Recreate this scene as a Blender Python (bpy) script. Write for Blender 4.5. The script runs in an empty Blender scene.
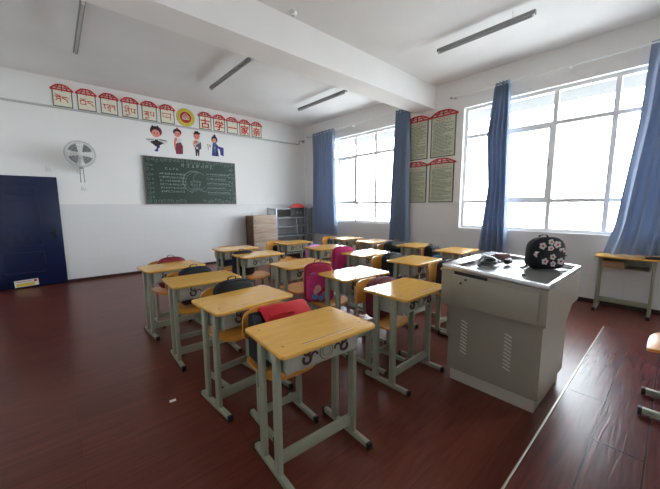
import bpy, bmesh, math, random
from mathutils import Vector, Matrix
C = bpy.context.scene
COL = C.collection
random.seed(7)
PI = math.pi

# ------------------------------------------------------------------ camera
CAM_H = 1.3925
Rv = Vector((0.74721655, -0.66456699, -0.00425891)); Uv = Vector((0.08683791, 0.09128012, 0.99203181)); Fv = Vector((0.65888284, 0.74163243, -0.12591562))
cd = bpy.data.cameras.new('camera'); cam = bpy.data.objects.new('camera', cd); COL.objects.link(cam)
cd.sensor_width = 36.0; cd.lens = 308.6 / 660 * 36; cd.clip_start = 0.02
cam.matrix_world = Matrix(((Rv.x, Uv.x, -Fv.x, 0), (Rv.y, Uv.y, -Fv.y, 0), (Rv.z, Uv.z, -Fv.z, CAM_H), (0, 0, 0, 1)))
C.camera = cam
# ------------------------------------------------------------------ world, exposure
XW, YB, ZC = 5.6025, 7.4185, 3.6145       # window wall, back wall, ceiling
XL, YF = -0.95, -2.4                      # left wall, front wall (both outside the frame)
WORLD = 11.0
w = bpy.data.worlds.new('sky'); C.world = w; w.use_nodes = True
bgn = w.node_tree.nodes['Background']; bgn.inputs[0].default_value = (0.86, 0.93, 1.0, 1); bgn.inputs[1].default_value = WORLD
vs = C.view_settings; vs.view_transform = 'Standard'; vs.look = 'None'; vs.exposure = 1.0; vs.gamma = 1.0; vs.use_curve_mapping = False
C.cycles.use_denoising = True
C.cycles.max_bounces = 12; C.cycles.diffuse_bounces = 8; C.cycles.transparent_max_bounces = 16
C.cycles.sample_clamp_indirect = 6.0
WINS = [(4.15, 6.69, 0.97, 3.10), (0.0, 2.70, 0.97, 3.10), (-2.1, -0.9, 0.97, 3.10)]    # y0,y1,z0,z1 in the window wall
def portal(x, y0, y1, z0, z1):
    l = bpy.data.lights.new('daylight', 'AREA'); l.shape = 'RECTANGLE'; l.size = z1 - z0; l.size_y = y1 - y0
    l.cycles.is_portal = True
    o = bpy.data.objects.new('daylight', l); COL.objects.link(o); o.location = (x, (y0 + y1) / 2, (z0 + z1) / 2)
    o.rotation_euler = (0, PI / 2, 0)
for a in WINS: portal(XW + 0.22, *a)

# ------------------------------------------------------------------ materials
def srgb(r, g, b):
    f = lambda c: (c / 255 / 12.92) if c / 255 <= 0.04045 else ((c / 255 + 0.055) / 1.055) ** 2.4
    return (f(r), f(g), f(b), 1)
MATS = {}
def mat(name, col, rough=0.5, metal=0.0, noise=0.0, scale=8.0, bump=0.0, bscale=60.0, spec=0.5, stretch=None, coat=0.0):
    if name in MATS: return MATS[name]
    m = bpy.data.materials.new(name); m.use_nodes = True; MATS[name] = m
    nt = m.node_tree; b = nt.nodes['Principled BSDF']
    b.inputs['Base Color'].default_value = col; b.inputs['Roughness'].default_value = rough; b.inputs['Metallic'].default_value = metal
    b.inputs['Specular IOR Level'].default_value = spec; b.inputs['Coat Weight'].default_value = coat
    tc = nt.nodes.new('ShaderNodeTexCoord'); mp = nt.nodes.new('ShaderNodeMapping'); nt.links.new(tc.outputs['Object'], mp.inputs[0])
    if stretch: mp.inputs['Scale'].default_value = stretch
    if noise:
        n = nt.nodes.new('ShaderNodeTexNoise'); n.inputs['Scale'].default_value = scale; n.inputs['Detail'].default_value = 5
        nt.links.new(mp.outputs[0], n.inputs['Vector'])
        r = nt.nodes.new('ShaderNodeValToRGB')
        r.color_ramp.elements[0].position = 0.3; r.color_ramp.elements[1].position = 0.7
        r.color_ramp.elements[0].color = tuple(c * (1 - noise) for c in col[:3]) + (1,)
        r.color_ramp.elements[1].color = tuple(min(1, c * (1 + noise)) for c in col[:3]) + (1,)
        nt.links.new(n.outputs['Fac'], r.inputs[0]); nt.links.new(r.outputs[0], b.inputs['Base Color'])
    if bump:
        n2 = nt.nodes.new('ShaderNodeTexNoise'); n2.inputs['Scale'].default_value = bscale; n2.inputs['Detail'].default_value = 3
        nt.links.new(mp.outputs[0], n2.inputs['Vector'])
        bp = nt.nodes.new('ShaderNodeBump'); bp.inputs['Strength'].default_value = bump; bp.inputs['Distance'].default_value = 0.01
        nt.links.new(n2.outputs['Fac'], bp.inputs['Height']); nt.links.new(bp.outputs[0], b.inputs['Normal'])
    return m

def wall_material():
    m = bpy.data.materials.new('wall_paint'); m.use_nodes = True; nt = m.node_tree; N = nt.nodes; L = nt.links; b = N['Principled BSDF']
    g = N.new('ShaderNodeNewGeometry'); s = N.new('ShaderNodeSeparateXYZ'); L.new(g.outputs['Position'], s.inputs[0])
    lt = N.new('ShaderNodeMath'); lt.operation = 'LESS_THAN'; lt.inputs[1].default_value = 1.432; L.new(s.outputs['Z'], lt.inputs[0])
    n = N.new('ShaderNodeTexNoise'); n.inputs['Scale'].default_value = 1.3; n.inputs['Detail'].default_value = 6; L.new(g.outputs['Position'], n.inputs['Vector'])
    up = N.new('ShaderNodeValToRGB'); up.color_ramp.elements[0].color = (.80, .79, .77, 1); up.color_ramp.elements[1].color = (.86, .85, .83, 1); L.new(n.outputs['Fac'], up.inputs[0])
    # faint block joints in the gloss-painted dado
    ad = N.new('ShaderNodeMath'); ad.operation = 'ADD'; L.new(s.outputs['X'], ad.inputs[0]); L.new(s.outputs['Y'], ad.inputs[1])
    cb = N.new('ShaderNodeCombineXYZ'); L.new(ad.outputs[0], cb.inputs[0]); L.new(s.outputs['Z'], cb.inputs[1])
    br = N.new('ShaderNodeTexBrick'); br.inputs['Scale'].default_value = 1.0; br.inputs['Brick Width'].default_value = 0.8; br.inputs['Row Height'].default_value = 0.4
    br.inputs['Mortar Size'].default_value = 0.004; br.inputs['Color1'].default_value = (.70, .695, .69, 1); br.inputs['Color2'].default_value = (.72, .715, .71, 1); br.inputs['Mortar'].default_value = (.67, .665, .66, 1)
    L.new(cb.outputs[0], br.inputs['Vector'])
    mx = N.new('ShaderNodeMix'); mx.data_type = 'RGBA'; L.new(lt.outputs[0], mx.inputs[0]); L.new(up.outputs[0], mx.inputs[6]); L.new(br.outputs[0], mx.inputs[7]); L.new(mx.outputs[2], b.inputs['Base Color'])
    ro = N.new('ShaderNodeMapRange'); L.new(lt.outputs[0], ro.inputs[0]); ro.inputs[3].default_value = 0.8; ro.inputs[4].default_value = 0.38; L.new(ro.outputs[0], b.inputs['Roughness'])
    n2 = N.new('ShaderNodeTexNoise'); n2.inputs['Scale'].default_value = 40; L.new(g.outputs['Position'], n2.inputs['Vector'])
    bp = N.new('ShaderNodeBump'); bp.inputs['Strength'].default_value = 0.08; bp.inputs['Distance'].default_value = 0.01; L.new(n2.outputs['Fac'], bp.inputs['Height']); L.new(bp.outputs[0], b.inputs['Normal'])
    return m
def plank_material(name, c1, c2, cm, rough, width, row, mortar, grain, bump, rotz):
    m = bpy.data.materials.new(name); m.use_nodes = True; nt = m.node_tree; N = nt.nodes; L = nt.links; b = N['Principled BSDF']
    g = N.new('ShaderNodeNewGeometry'); mp = N.new('ShaderNodeMapping'); L.new(g.outputs['Position'], mp.inputs[0]); mp.inputs['Rotation'].default_value = (0, 0, rotz)
    br = N.new('ShaderNodeTexBrick'); L.new(mp.outputs[0], br.inputs['Vector']); br.inputs['Scale'].default_value = 1; br.inputs['Brick Width'].default_value = width; br.inputs['Row Height'].default_value = row
    br.inputs['Mortar Size'].default_value = mortar; br.inputs['Color1'].default_value = c1; br.inputs['Color2'].default_value = c2; br.inputs['Mortar'].default_value = cm; br.offset = 0.37
    mp2 = N.new('ShaderNodeMapping'); L.new(mp.outputs[0], mp2.inputs[0]); mp2.inputs['Scale'].default_value = (1.6, 20, 1)
    n = N.new('ShaderNodeTexNoise'); n.inputs['Scale'].default_value = 1.6; n.inputs['Detail'].default_value = 8; n.inputs['Distortion'].default_value = 1.2; L.new(mp2.outputs[0], n.inputs['Vector'])
    mr = N.new('ShaderNodeMapRange'); L.new(n.outputs['Fac'], mr.inputs[0]); mr.inputs[1].default_value = .3; mr.inputs[2].default_value = .7; mr.inputs[3].default_value = 1 - grain; mr.inputs[4].default_value = 1 + grain
    mx = N.new('ShaderNodeMix'); mx.data_type = 'RGBA'; mx.blend_type = 'MULTIPLY'; mx.inputs[0].default_value = 1; L.new(br.outputs['Color'], mx.inputs[6]); L.new(mr.outputs[0], mx.inputs[7]); L.new(mx.outputs[2], b.inputs['Base Color'])
    b.inputs['Roughness'].default_value = rough; b.inputs['Specular IOR Level'].default_value = 0.22
    hs = N.new('ShaderNodeMath'); hs.operation = 'MULTIPLY_ADD'; L.new(br.outputs['Fac'], hs.inputs[0]); hs.inputs[1].default_value = -1.0; L.new(n.outputs['Fac'], hs.inputs[2])
    bp = N.new('ShaderNodeBump'); bp.inputs['Strength'].default_value = bump; bp.inputs['Distance'].default_value = 0.004; L.new(hs.outputs[0], bp.inputs['Height']); L.new(bp.outputs[0], b.inputs['Normal'])
    return m
def cloth_material(name, c1, c2):
    m = bpy.data.materials.new(name); m.use_nodes = True; nt = m.node_tree; N = nt.nodes; L = nt.links
    N.remove(N['Principled BSDF']); out = N['Material Output']
    tc = N.new('ShaderNodeTexCoord'); n = N.new('ShaderNodeTexNoise'); n.inputs['Scale'].default_value = 90; L.new(tc.outputs['Object'], n.inputs['Vector'])
    r = N.new('ShaderNodeValToRGB'); r.color_ramp.elements[0].color = c1; r.color_ramp.elements[1].color = c2; L.new(n.outputs['Fac'], r.inputs[0])
    d = N.new('ShaderNodeBsdfPrincipled'); d.inputs['Roughness'].default_value = 0.85; d.inputs['Specular IOR Level'].default_value = 0.2; L.new(r.outputs[0], d.inputs['Base Color'])
    t = N.new('ShaderNodeBsdfTranslucent'); L.new(r.outputs[0], t.inputs[0])
    mx = N.new('ShaderNodeMixShader'); mx.inputs[0].default_value = 0.18; L.new(d.outputs[0], mx.inputs[1]); L.new(t.outputs[0], mx.inputs[2]); L.new(mx.outputs[0], out.inputs[0])
    return m
def glass_material():
    m = bpy.data.materials.new('window_glass'); m.use_nodes = True; nt = m.node_tree; N = nt.nodes; L = nt.links
    N.remove(N['Principled BSDF']); out = N['Material Output']
    t = N.new('ShaderNodeBsdfTransparent'); t.inputs[0].default_value = (.97, .98, .98, 1); gl = N.new('ShaderNodeBsdfGlossy'); gl.inputs['Roughness'].default_value = 0.02
    f = N.new('ShaderNodeFresnel'); f.inputs[0].default_value = 1.3
    mx = N.new('ShaderNodeMixShader'); g = N.new('ShaderNodeNewGeometry'); inv = N.new('ShaderNodeMath'); inv.operation = 'SUBTRACT'; inv.inputs[0].default_value = 1.0; L.new(g.outputs['Backfacing'], inv.inputs[1]); mu = N.new('ShaderNodeMath'); mu.operation = 'MULTIPLY'; L.new(f.outputs[0], mu.inputs[0]); L.new(inv.outputs[0], mu.inputs[1]); L.new(mu.outputs[0], mx.inputs[0]); L.new(t.outputs[0], mx.inputs[1]); L.new(gl.outputs[0], mx.inputs[2]); L.new(mx.outputs[0], out.inputs[0])
    return m
def gradient_wood(name, col, grain=0.12, rough=0.25, stretch=(2, 30, 30)):
    return mat(name, col, rough, noise=grain, scale=1.5, stretch=stretch)

M_WALL = wall_material()
M_CEIL = mat('ceiling_paint', (.76, .745, .73, 1), 0.85, noise=0.04, scale=1.2, bump=0.06, bscale=25)
M_BEAM = mat('beam_paint', (.86, .845, .82, 1), 0.85, noise=0.03, scale=1.2)
M_FLOOR = plank_material('floor_laminate', srgb(100, 51, 40), srgb(92, 46, 36), srgb(76, 37, 29), 0.28, 1.2, 0.19, 0.002, 0.22, 0.03, 0.0)
M_PLAT = plank_material('platform_laminate', srgb(86, 40, 36), srgb(76, 33, 31), srgb(40, 16, 15), 0.27, 1.25, 0.2, 0.004, 0.3, 0.25, 0.0)
M_TRIM = mat('skirting', srgb(60, 34, 28), 0.35, noise=0.1)
M_STRIP = mat('edge_strip', srgb(190, 180, 170), 0.35, 0.6, noise=0.1)
M_ALU = mat('window_aluminium', srgb(236, 236, 235), 0.4, 0.0, noise=0.02)
M_GLASS = glass_material()
M_TOP = mat('desk_laminate', srgb(214, 164, 80), 0.11, noise=0.06, scale=2.2, stretch=(3, 12, 3), spec=0.27)
M_EDGE = mat('desk_edging', srgb(220, 172, 88), 0.35, noise=0.05)
M_STEEL = mat('painted_steel', srgb(142, 144, 126), 0.42, noise=0.06, scale=10)
M_TRAY = mat('tray_plastic', srgb(158, 158, 145), 0.45, noise=0.05)
M_DARK = mat('black_plastic', srgb(26, 26, 27), 0.5, noise=0.1)
M_PLY = mat('chair_plywood', srgb(206, 139, 56), 0.3, noise=0.1, scale=3, stretch=(3, 14, 3))
M_MAROON = mat('maroon_print', srgb(70, 35, 38), 0.5, noise=0.1)
M_OLIVE = mat('olive_print', srgb(120, 110, 80), 0.5, noise=0.1)
M_WHITE = mat('white_plastic', srgb(225, 226, 224), 0.4, noise=0.02)
M_GREYP = mat('grey_plastic', srgb(150, 152, 153), 0.45, noise=0.04)
M_DOOR = mat('door_paint', srgb(12, 25, 62), 0.3, noise=0.12, scale=3)
M_BOARD = mat('chalkboard_green', srgb(30, 52, 42), 0.55, noise=0.18, scale=3)
M_CHALK = mat('chalk', srgb(150, 168, 155), 0.9, noise=0.1, scale=30)
M_BFRAME = mat('board_frame', srgb(92, 88, 82), 0.4, 0.3, noise=0.08)
M_RED = mat('sign_red', srgb(205, 48, 42), 0.5, noise=0.05)
M_CREAM = mat('sign_cream', srgb(232, 230, 208), 0.55, noise=0.03)
M_SFRAME = mat('sign_frame', srgb(86, 92, 80), 0.5, noise=0.08)
M_YELLOW = mat('sticker_yellow', srgb(222, 200, 60), 0.5, noise=0.08)
M_PAPER = mat('poster_paper', srgb(196, 202, 178), 0.6, noise=0.04)
M_INK = mat('ink', srgb(96, 100, 88), 0.6, noise=0.1)
M_BLACK = mat('black_cloth', srgb(24, 24, 28), 0.8, noise=0.2, scale=40)
M_CLOTH = cloth_material('curtain_cloth', srgb(148, 163, 188), srgb(164, 178, 200))
M_PODIUM = mat('podium_steel', srgb(146, 138, 124), 0.38, 0.15, noise=0.03, scale=6)
M_PODTOP = mat('podium_top', srgb(112, 111, 107), 0.28, 0.1, noise=0.06, scale=5, spec=.3)
M_CHROME = mat('polished_aluminium', srgb(205, 205, 205), 0.22, 0.85, noise=0.03)
M_GREYM = mat('rack_steel', srgb(146, 148, 152), 0.45, 0.15, noise=0.06)
M_PLANK = mat('pale_plank', srgb(172, 150, 132), 0.6, noise=0.22, scale=1.4, stretch=(2, 2, 16))
M_BROWN = mat('brown_board', srgb(112, 84, 62), 0.6, noise=0.15, scale=3)
M_CARD = mat('cardboard', srgb(150, 118, 88), 0.8, noise=0.08)

# ------------------------------------------------------------------ mesh builder
class MB:
    def __init__(s): s.bm = bmesh.new(); s.mi = 0
    def _mark(s, faces):
        for f in faces: f.material_index = s.mi
    def box(s, c, size, rot=None, bevel=0.0, seg=2):
        r = bmesh.ops.create_cube(s.bm, size=1.0); vv = r['verts']
        mtx = Matrix.Translation(c) @ (rot.to_4x4() if rot else Matrix()) @ Matrix.Diagonal((*size, 1))
        for v in vv: v.co = mtx @ v.co
        fs = set(f for v in vv for f in v.link_faces)
        s._mark(fs)
        if bevel > 0:
            es = list(set(e for v in vv for e in v.link_edges))
            rr = bmesh.ops.bevel(s.bm, geom=es, offset=bevel, segments=seg, profile=0.5, affect='EDGES')
            s._mark(rr['faces'])
        return s
    def b2(s, x0, x1, y0, y1, z0, z1, **k):
        return s.box(((x0 + x1) / 2, (y0 + y1) / 2, (z0 + z1) / 2), (abs(x1 - x0), abs(y1 - y0), abs(z1 - z0)), **k)
    def rings(s, rings, closed=True, cap=True, loop=False):
        R = [[s.bm.verts.new(p) for p in r] for r in rings]; n = len(R[0]); fs = []
        seq = list(zip(R, R[1:])) + ([(R[-1], R[0])] if loop else [])
        for a, b in seq:
            for i in range(n if closed else n - 1):
                j = (i + 1) % n
                fs.append(s.bm.faces.new((a[i], a[j], b[j], b[i])))
        if cap and closed and not loop:
            fs.append(s.bm.faces.new(R[0][::-1])); fs.append(s.bm.faces.new(R[-1]))
        s._mark(fs); return s
    def prism(s, poly, d0, d1, plane='xy', bevel=0.0, seg=2):
        f = {'xy': lambda a, b, d: (a, b, d), 'xz': lambda a, b, d: (a, d, b), 'yz': lambda a, b, d: (d, a, b)}[plane]
        if bevel:
            n0 = set(s.bm.verts)
        s.rings([[f(a, b, d0) for a, b in poly], [f(a, b, d1) for a, b in poly]])
        if bevel:
            vs_ = [v for v in s.bm.verts if v not in n0]
            es = [e for e in set(e for v in vs_ for e in v.link_edges) if any(len(fc.verts) > 4 or len(poly) <= 4 for fc in e.link_faces) and abs(f(1, 1, 5)[0] * 0) == 0]
            ax = {'xy': 2, 'xz': 1, 'yz': 0}[plane]
            es = [e for e in es if abs(e.verts[0].co[ax] - e.verts[1].co[ax]) < 1e-6]
            rr = bmesh.ops.bevel(s.bm, geom=es, offset=bevel, segments=seg, profile=0.5, affect='EDGES'); s._mark(rr['faces'])
        return s
    def sweep(s, path, prof, closed=False, up=Vector((0, 0, 1))):
        P = [Vector(p) for p in path]; n = len(P); rings = []
        for i in range(n):
            if closed: t = P[(i + 1) % n] - P[i - 1]
            else: t = P[min(i + 1, n - 1)] - P[max(i - 1, 0)]
            t.normalize(); u = up - t * up.dot(t)
            if u.length < 1e-3: u = Vector((0, 1, 0)) - t * t.y
            if u.length < 1e-3: u = Vector((1, 0, 0))
            u.normalize(); r = t.cross(u)
            rings.append([P[i] + r * a + u * b for a, b in prof])
        return s.rings(rings, loop=closed)
    def tube(s, path, r, n=8, closed=False, up=Vector((0, 0, 1))):
        return s.sweep(path, [(r * math.cos(2 * PI * k / n), r * math.sin(2 * PI * k / n)) for k in range(n)], closed, up)
    def strap(s, path, wd, th, up=Vector((0, 0, 1)), closed=False):
        return s.sweep(path, [(-wd / 2, -th / 2), (wd / 2, -th / 2), (wd / 2, th / 2), (-wd / 2, th / 2)], closed, up)
    def lathe(s, prof, c=(0, 0, 0), n=24, axis='z'):
        c = Vector(c); rings = []
        for k in range(n):
            a = 2 * PI * k / n; ca, sa = math.cos(a), math.sin(a)
            rings.append([c + {'z': Vector((r * ca, r * sa, h)), 'y': Vector((r * ca, h, r * sa)), 'x': Vector((h, r * ca, r * sa))}[axis] for r, h in prof])
        R = [[s.bm.verts.new(p) for p in r] for r in rings]; fs = []
        for k in range(n):
            a, b = R[k], R[(k + 1) % n]
            for i in range(len(prof) - 1): fs.append(s.bm.faces.new((a[i], b[i], b[i + 1], a[i + 1])))
        s._mark(fs); bmesh.ops.remove_doubles(s.bm, verts=[v for r in R for v in r], dist=1e-5); return s
    def ball(s, c, r, sx=1, sy=1, sz=1, n=12):
        q = bmesh.ops.create_uvsphere(s.bm, u_segments=n, v_segments=max(6, n * 2 // 3), radius=r)
        for v in q['verts']: v.co = Vector((v.co.x * sx + c[0], v.co.y * sy + c[1], v.co.z * sz + c[2]))
        s._mark(set(f for v in q['verts'] for f in v.link_faces)); return s
    def build(s, name, mats, parent=None, smooth=True, loc=None, ang=35):
        bm = s.bm
        bm.faces.ensure_lookup_table(); bmesh.ops.recalc_face_normals(bm, faces=bm.faces[:])
        me = bpy.data.meshes.new(name); bm.to_mesh(me); bm.free()
        for m in (mats if isinstance(mats, (list, tuple)) else [mats]): me.materials.append(m)
        if smooth:
            me.polygons.foreach_set('use_smooth', [True] * len(me.polygons)); me.set_sharp_from_angle(angle=math.radians(ang))
        o = bpy.data.objects.new(name, me); COL.objects.link(o)
        if parent: o.parent = parent
        if loc: o.location = loc
        return o
def rrect(w_, h_, r, n=4, cx=0, cy=0):
    pts = []
    for sx, sy, a0 in ((1, 1, 0), (-1, 1, 90), (-1, -1, 180), (1, -1, 270)):
        for k in range(n + 1):
            a = math.radians(a0 + 90 * k / n); pts.append((cx + sx * (w_ / 2 - r) + r * math.cos(a), cy + sy * (h_ / 2 - r) + r * math.sin(a)))
    return pts
def circ(r, n=20, cx=0, cy=0): return [(cx + r * math.cos(2 * PI * k / n), cy + r * math.sin(2 * PI * k / n)) for k in range(n)]
def tag(o, label=None, cat=None, group=None, kind=None):
    if label: o['label'] = label
    if cat: o['category'] = cat
    if group: o['group'] = group
    if kind: o['kind'] = kind
    return o
def empty(name, loc=(0, 0, 0), rz=0.0, **k):
    o = bpy.data.objects.new(name, None); COL.objects.link(o); o.location = loc; o.rotation_euler = (0, 0, rz); o.empty_display_size = 0.1
    return tag(o, **k)
def kids(o): return [c for c in bpy.data.objects if c.parent == o]
def dup(root, loc, rz, label, group=None):
    r = root.copy(); COL.objects.link(r); r.location = loc; r.rotation_euler = (0, 0, rz); r['label'] = label
    if group: r['group'] = group
    for ch in TREE[root.name]:
        c = ch.copy(); COL.objects.link(c); c.parent = r
        for g in TREE.get(ch.name, []):
            d = g.copy(); COL.objects.link(d); d.parent = c
    return r
TREE = {}
def remember(root):
    TREE[root.name] = kids(root)
    for ch in TREE[root.name]: TREE[ch.name] = kids(ch)
def struct(o): o['kind'] = 'structure'; return o

# ------------------------------------------------------------------ room shell
WT = 0.24
def wall_with_holes(name, x0, x1, holes):
    b = MB(); ys = YF - WT; ye = YB + WT; hs = sorted(holes); y = ys
    for (a, c, z0, z1) in hs:
        b.b2(x0, x1, y, a, 0, ZC)
        if z0 > 0: b.b2(x0, x1, a, c, 0, z0)
        b.b2(x0, x1, a, c, z1, ZC); y = c
    b.b2(x0, x1, y, ye, 0, ZC)
    return struct(b.build(name, M_WALL, smooth=False))
wall_with_holes('wall_window_side', XW, XW + WT, WINS)
wall_with_holes('wall_left', XL - WT, XL, [])
struct(MB().b2(XL, XW, YB, YB + WT, 0, ZC).build('wall_back', M_WALL, smooth=False))
struct(MB().b2(XL, XW, YF - WT, YF, 0, ZC).build('wall_front', M_WALL, smooth=False))
struct(MB().b2(XL - WT, XW + WT, YF - WT, YB + WT, -0.15, 0).build('floor', M_FLOOR, smooth=False))
struct(MB().b2(XL - WT, XW + WT, YF - WT, YB + WT, ZC, ZC + 0.2).build('ceiling', M_CEIL, smooth=False))
struct(MB().b2(XL, XW, 3.27, 3.68, 3.20, ZC).build('ceiling_beam', M_BEAM, smooth=False))
struct(MB().b2(XL, XW, -0.55, -0.13, 3.20, ZC).build('ceiling_beam', M_BEAM, smooth=False))
struct(MB().b2(XL, XW, YB - 0.012, YB, 0, 0.045).build('baseboard_back', M_TRIM, smooth=False))
struct(MB().b2(XW - 0.012, XW, YF, YB - 0.012, 0, 0.06).build('baseboard_window_side', M_TRIM, smooth=False))
# raised teaching platform
PZ = 0.15
struct(MB().b2(-0.45, 4.12, YF, 0.40, 0, PZ).build('platform', M_PLAT, smooth=False))
struct(MB().b2(-0.45, 4.12, 0.40, 0.410, 0, PZ + 0.003, bevel=0.002).build('trim_1', M_STRIP))
struct(MB().b2(XW + WT, XW + WT + 1.0, YF, YB, 3.16, 3.30).build('exterior_eave', mat('eave_concrete', (.08, .08, .08, 1), .85, noise=.08), smooth=False))
struct(MB().b2(XW + WT, XW + 60, -40, 50, -3.8, -3.5).build('ground', mat('yard_concrete', (.42, .42, .41, 1), .9, noise=.1), smooth=False))
# windows
def window(idx, x, y0, y1, z0, z1, ncol, sash):
    b = MB(); d = 0.07; f = 0.05
    b.b2(x - d / 2, x + d / 2, y0, y1, z0, z0 + f); b.b2(x - d / 2, x + d / 2, y0, y1, z1 - f, z1)
    b.b2(x - d / 2, x + d / 2, y0, y0 + f, z0 + f, z1 - f); b.b2(x - d / 2, x + d / 2, y1 - f, y1, z0 + f, z1 - f)
    for k in range(1, ncol):
        y = y0 + (y1 - y0) * k / ncol; b.b2(x - d / 2, x + d / 2, y - 0.029, y + 0.029, z0 + f, z1 - f)
    for z in (z0 + (z1 - z0) * 0.225, z0 + (z1 - z0) * 0.765):
        for k in range(ncol):
            ya = y0 + (y1 - y0) * k / ncol + 0.029; yb = y0 + (y1 - y0) * (k + 1) / ncol - 0.029
            b.b2(x - d / 2 + 0.004, x + d / 2 - 0.004, ya, yb, z - 0.028, z + 0.028)
    o = struct(b.build('window_%d' % idx, M_ALU, smooth=False))
    s = MB(); za = z0 + (z1 - z0) * 0.225 + 0.025; zb = z0 + (z1 - z0) * 0.765 - 0.025
    for k in sash:
        ya = y0 + (y1 - y0) * k / ncol + 0.025; yb = y0 + (y1 - y0) * (k + 1) / ncol - 0.025; q = 0.035
        s.b2(x - .03, x + .02, ya, ya + q, za, zb); s.b2(x - .03, x + .02, yb - q, yb, za, zb); s.b2(x - .03, x + .02, ya + q, yb - q, za, za + q); s.b2(x - .03, x + .02, ya + q, yb - q, zb - q, zb)
    so = s.build('sash', M_ALU, o, smooth=False)
    h = MB()
    for k in sash:
        ya = y0 + (y1 - y0) * k / ncol + 0.045; h.box((x - 0.045, ya, (za + zb) / 2), (0.02, 0.02, 0.09), bevel=0.005)
    h.build('handle', M_GREYP, so)
    MB().b2(x + 0.0215, x + 0.0255, y0 + 0.01, y1 - 0.01, z0 + 0.01, z1 - 0.01).build('pane', M_GLASS, o, smooth=False)
    return o
GX = XW + 0.12
window(1, GX, *WINS[0], 4, (2,)); window(2, GX, *WINS[1], 4, (2,)); window(3, GX, *WINS[2], 2, ())

# ------------------------------------------------------------------ student desk and chair (built once, then copied)
def make_desk():
    t = empty('student_desk', cat='desk', label='desk', group='student desks')
    b = MB()
    b.prism(rrect(0.60, 0.42, 0.03), 0.716, 0.738, bevel=0.006, seg=2)
    b.mi = 1
    for sx in (-1, 1):
        for sy in (-0.12, 0.13): b.prism(circ(0.0055, 10, sx * 0.245, sy), 0.7375, 0.7388)
    b.mi = 1; b.b2(-0.16, 0.16, -0.157, -0.151, 0.7375, 0.7384)
    b.mi = 2; b.b2(-0.16, 0.16, -0.162, -0.157, 0.7375, 0.7386)
    b.build('tabletop', [M_TOP, M_DARK, M_EDGE], t, ang=18)
    # open tray: front panel curls under, side cheeks, bottom
    b = MB()
    prof = [(-0.135, 0.716), (-0.135, 0.616), (-0.128, 0.594), (-0.11, 0.582), (-0.08, 0.578), (0.14, 0.578), (0.14, 0.583), (-0.078, 0.583), (-0.106, 0.587), (-0.122, 0.598), (-0.129, 0.618), (-0.129, 0.716)]
    b.prism(prof, -0.222, 0.222, 'yz')
    for sx in (-1, 1): b.b2(sx * 0.218, sx * 0.222, -0.125, 0.14, 0.582, 0.716)
    tr = b.build('book_tray', M_TRAY, t)
    def ringlet(b_, cx, cz, r, wd, a0, a1, yy=-0.136, n=14):
        pts = [(cx + r * math.cos(math.radians(a0 + (a1 - a0) * k / n)), yy, cz + r * math.sin(math.radians(a0 + (a1 - a0) * k / n))) for k in range(n + 1)]
        b_.tube(pts, wd / 2, 6, up=Vector((0, 1, 0)))
    b = MB(); b.mi = 0
    for sx in (-1, 1):
        ringlet(b, sx * 0.120, 0.642, 0.022, 0.016, 90, 400 if sx > 0 else -220)
        ringlet(b, sx * 0.075, 0.648, 0.019, 0.011, 10, 190)
        ringlet(b, sx * 0.120, 0.680, 0.017, 0.012, 120, 360)
    b.mi = 1; ringlet(b, 0, 0.650, 0.042, 0.006, 0, 360); ringlet(b, 0, 0.650, 0.026, 0.004, 0, 360)
    b.build('panel_ornament', [M_MAROON, M_OLIVE], tr)
    for sx in (-1, 1):
        for y in (-0.06, 0.10):
            MB().box((sx * 0.25, y, 0.372), (0.028, 0.05, 0.688), bevel=0.006).build('leg', M_STEEL, t, ang=25)
        f = MB().box((sx * 0.25, 0.0, 0.0285), (0.032, 0.41, 0.033), bevel=0.006).build('foot', M_STEEL, t, ang=25)
        for sy in (-1, 1): MB().box((sx * 0.25, sy * 0.207, 0.024), (0.036, 0.02, 0.044), bevel=0.004).build('end_cap', M_DARK, f)
    MB().box((0, -0.06, 0.118), (0.472, 0.022, 0.066), bevel=0.005).build('stretcher', M_STEEL, t, ang=25)
    remember(t); return t
def bent_panel(pts_fn, nu, nv, th):
    b = MB(); top = []; bot = []
    for i in range(nu + 1):
        for j in range(nv + 1):
            p, n = pts_fn(i / nu, j / nv); top.append(b.bm.verts.new(p + n * th / 2)); bot.append(b.bm.verts.new(p - n * th / 2))
    k = lambda i, j: i * (nv + 1) + j
    for i in range(nu):
        for j in range(nv):
            b.bm.faces.new((top[k(i, j)], top[k(i + 1, j)], top[k(i + 1, j + 1)], top[k(i, j + 1)])); b.bm.faces.new((bot[k(i, j)], bot[k(i, j + 1)], bot[k(i + 1, j + 1)], bot[k(i + 1, j)]))
    bd = [(i, 0) for i in range(nu)] + [(nu, j) for j in range(nv)] + [(i, nv) for i in range(nu, 0, -1)] + [(0, j) for j in range(nv, 0, -1)]
    for a, c in zip(bd, bd[1:] + bd[:1]): b.bm.faces.new((top[k(*a)], bot[k(*a)], bot[k(*c)], top[k(*c)]))
    return b
def sqmap(u, v, w_, h_, p=5.0):
    # square -> superellipse, keeps a rounded-corner outline
    a, c = 2 * u - 1, 2 * v - 1
    m = max(abs(a), abs(c)); n = (abs(a) ** p + abs(c) ** p) ** (1 / p)
    f = m / n if n > 1e-6 else 1
    return a * f * w_ / 2, c * f * h_ / 2
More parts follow.
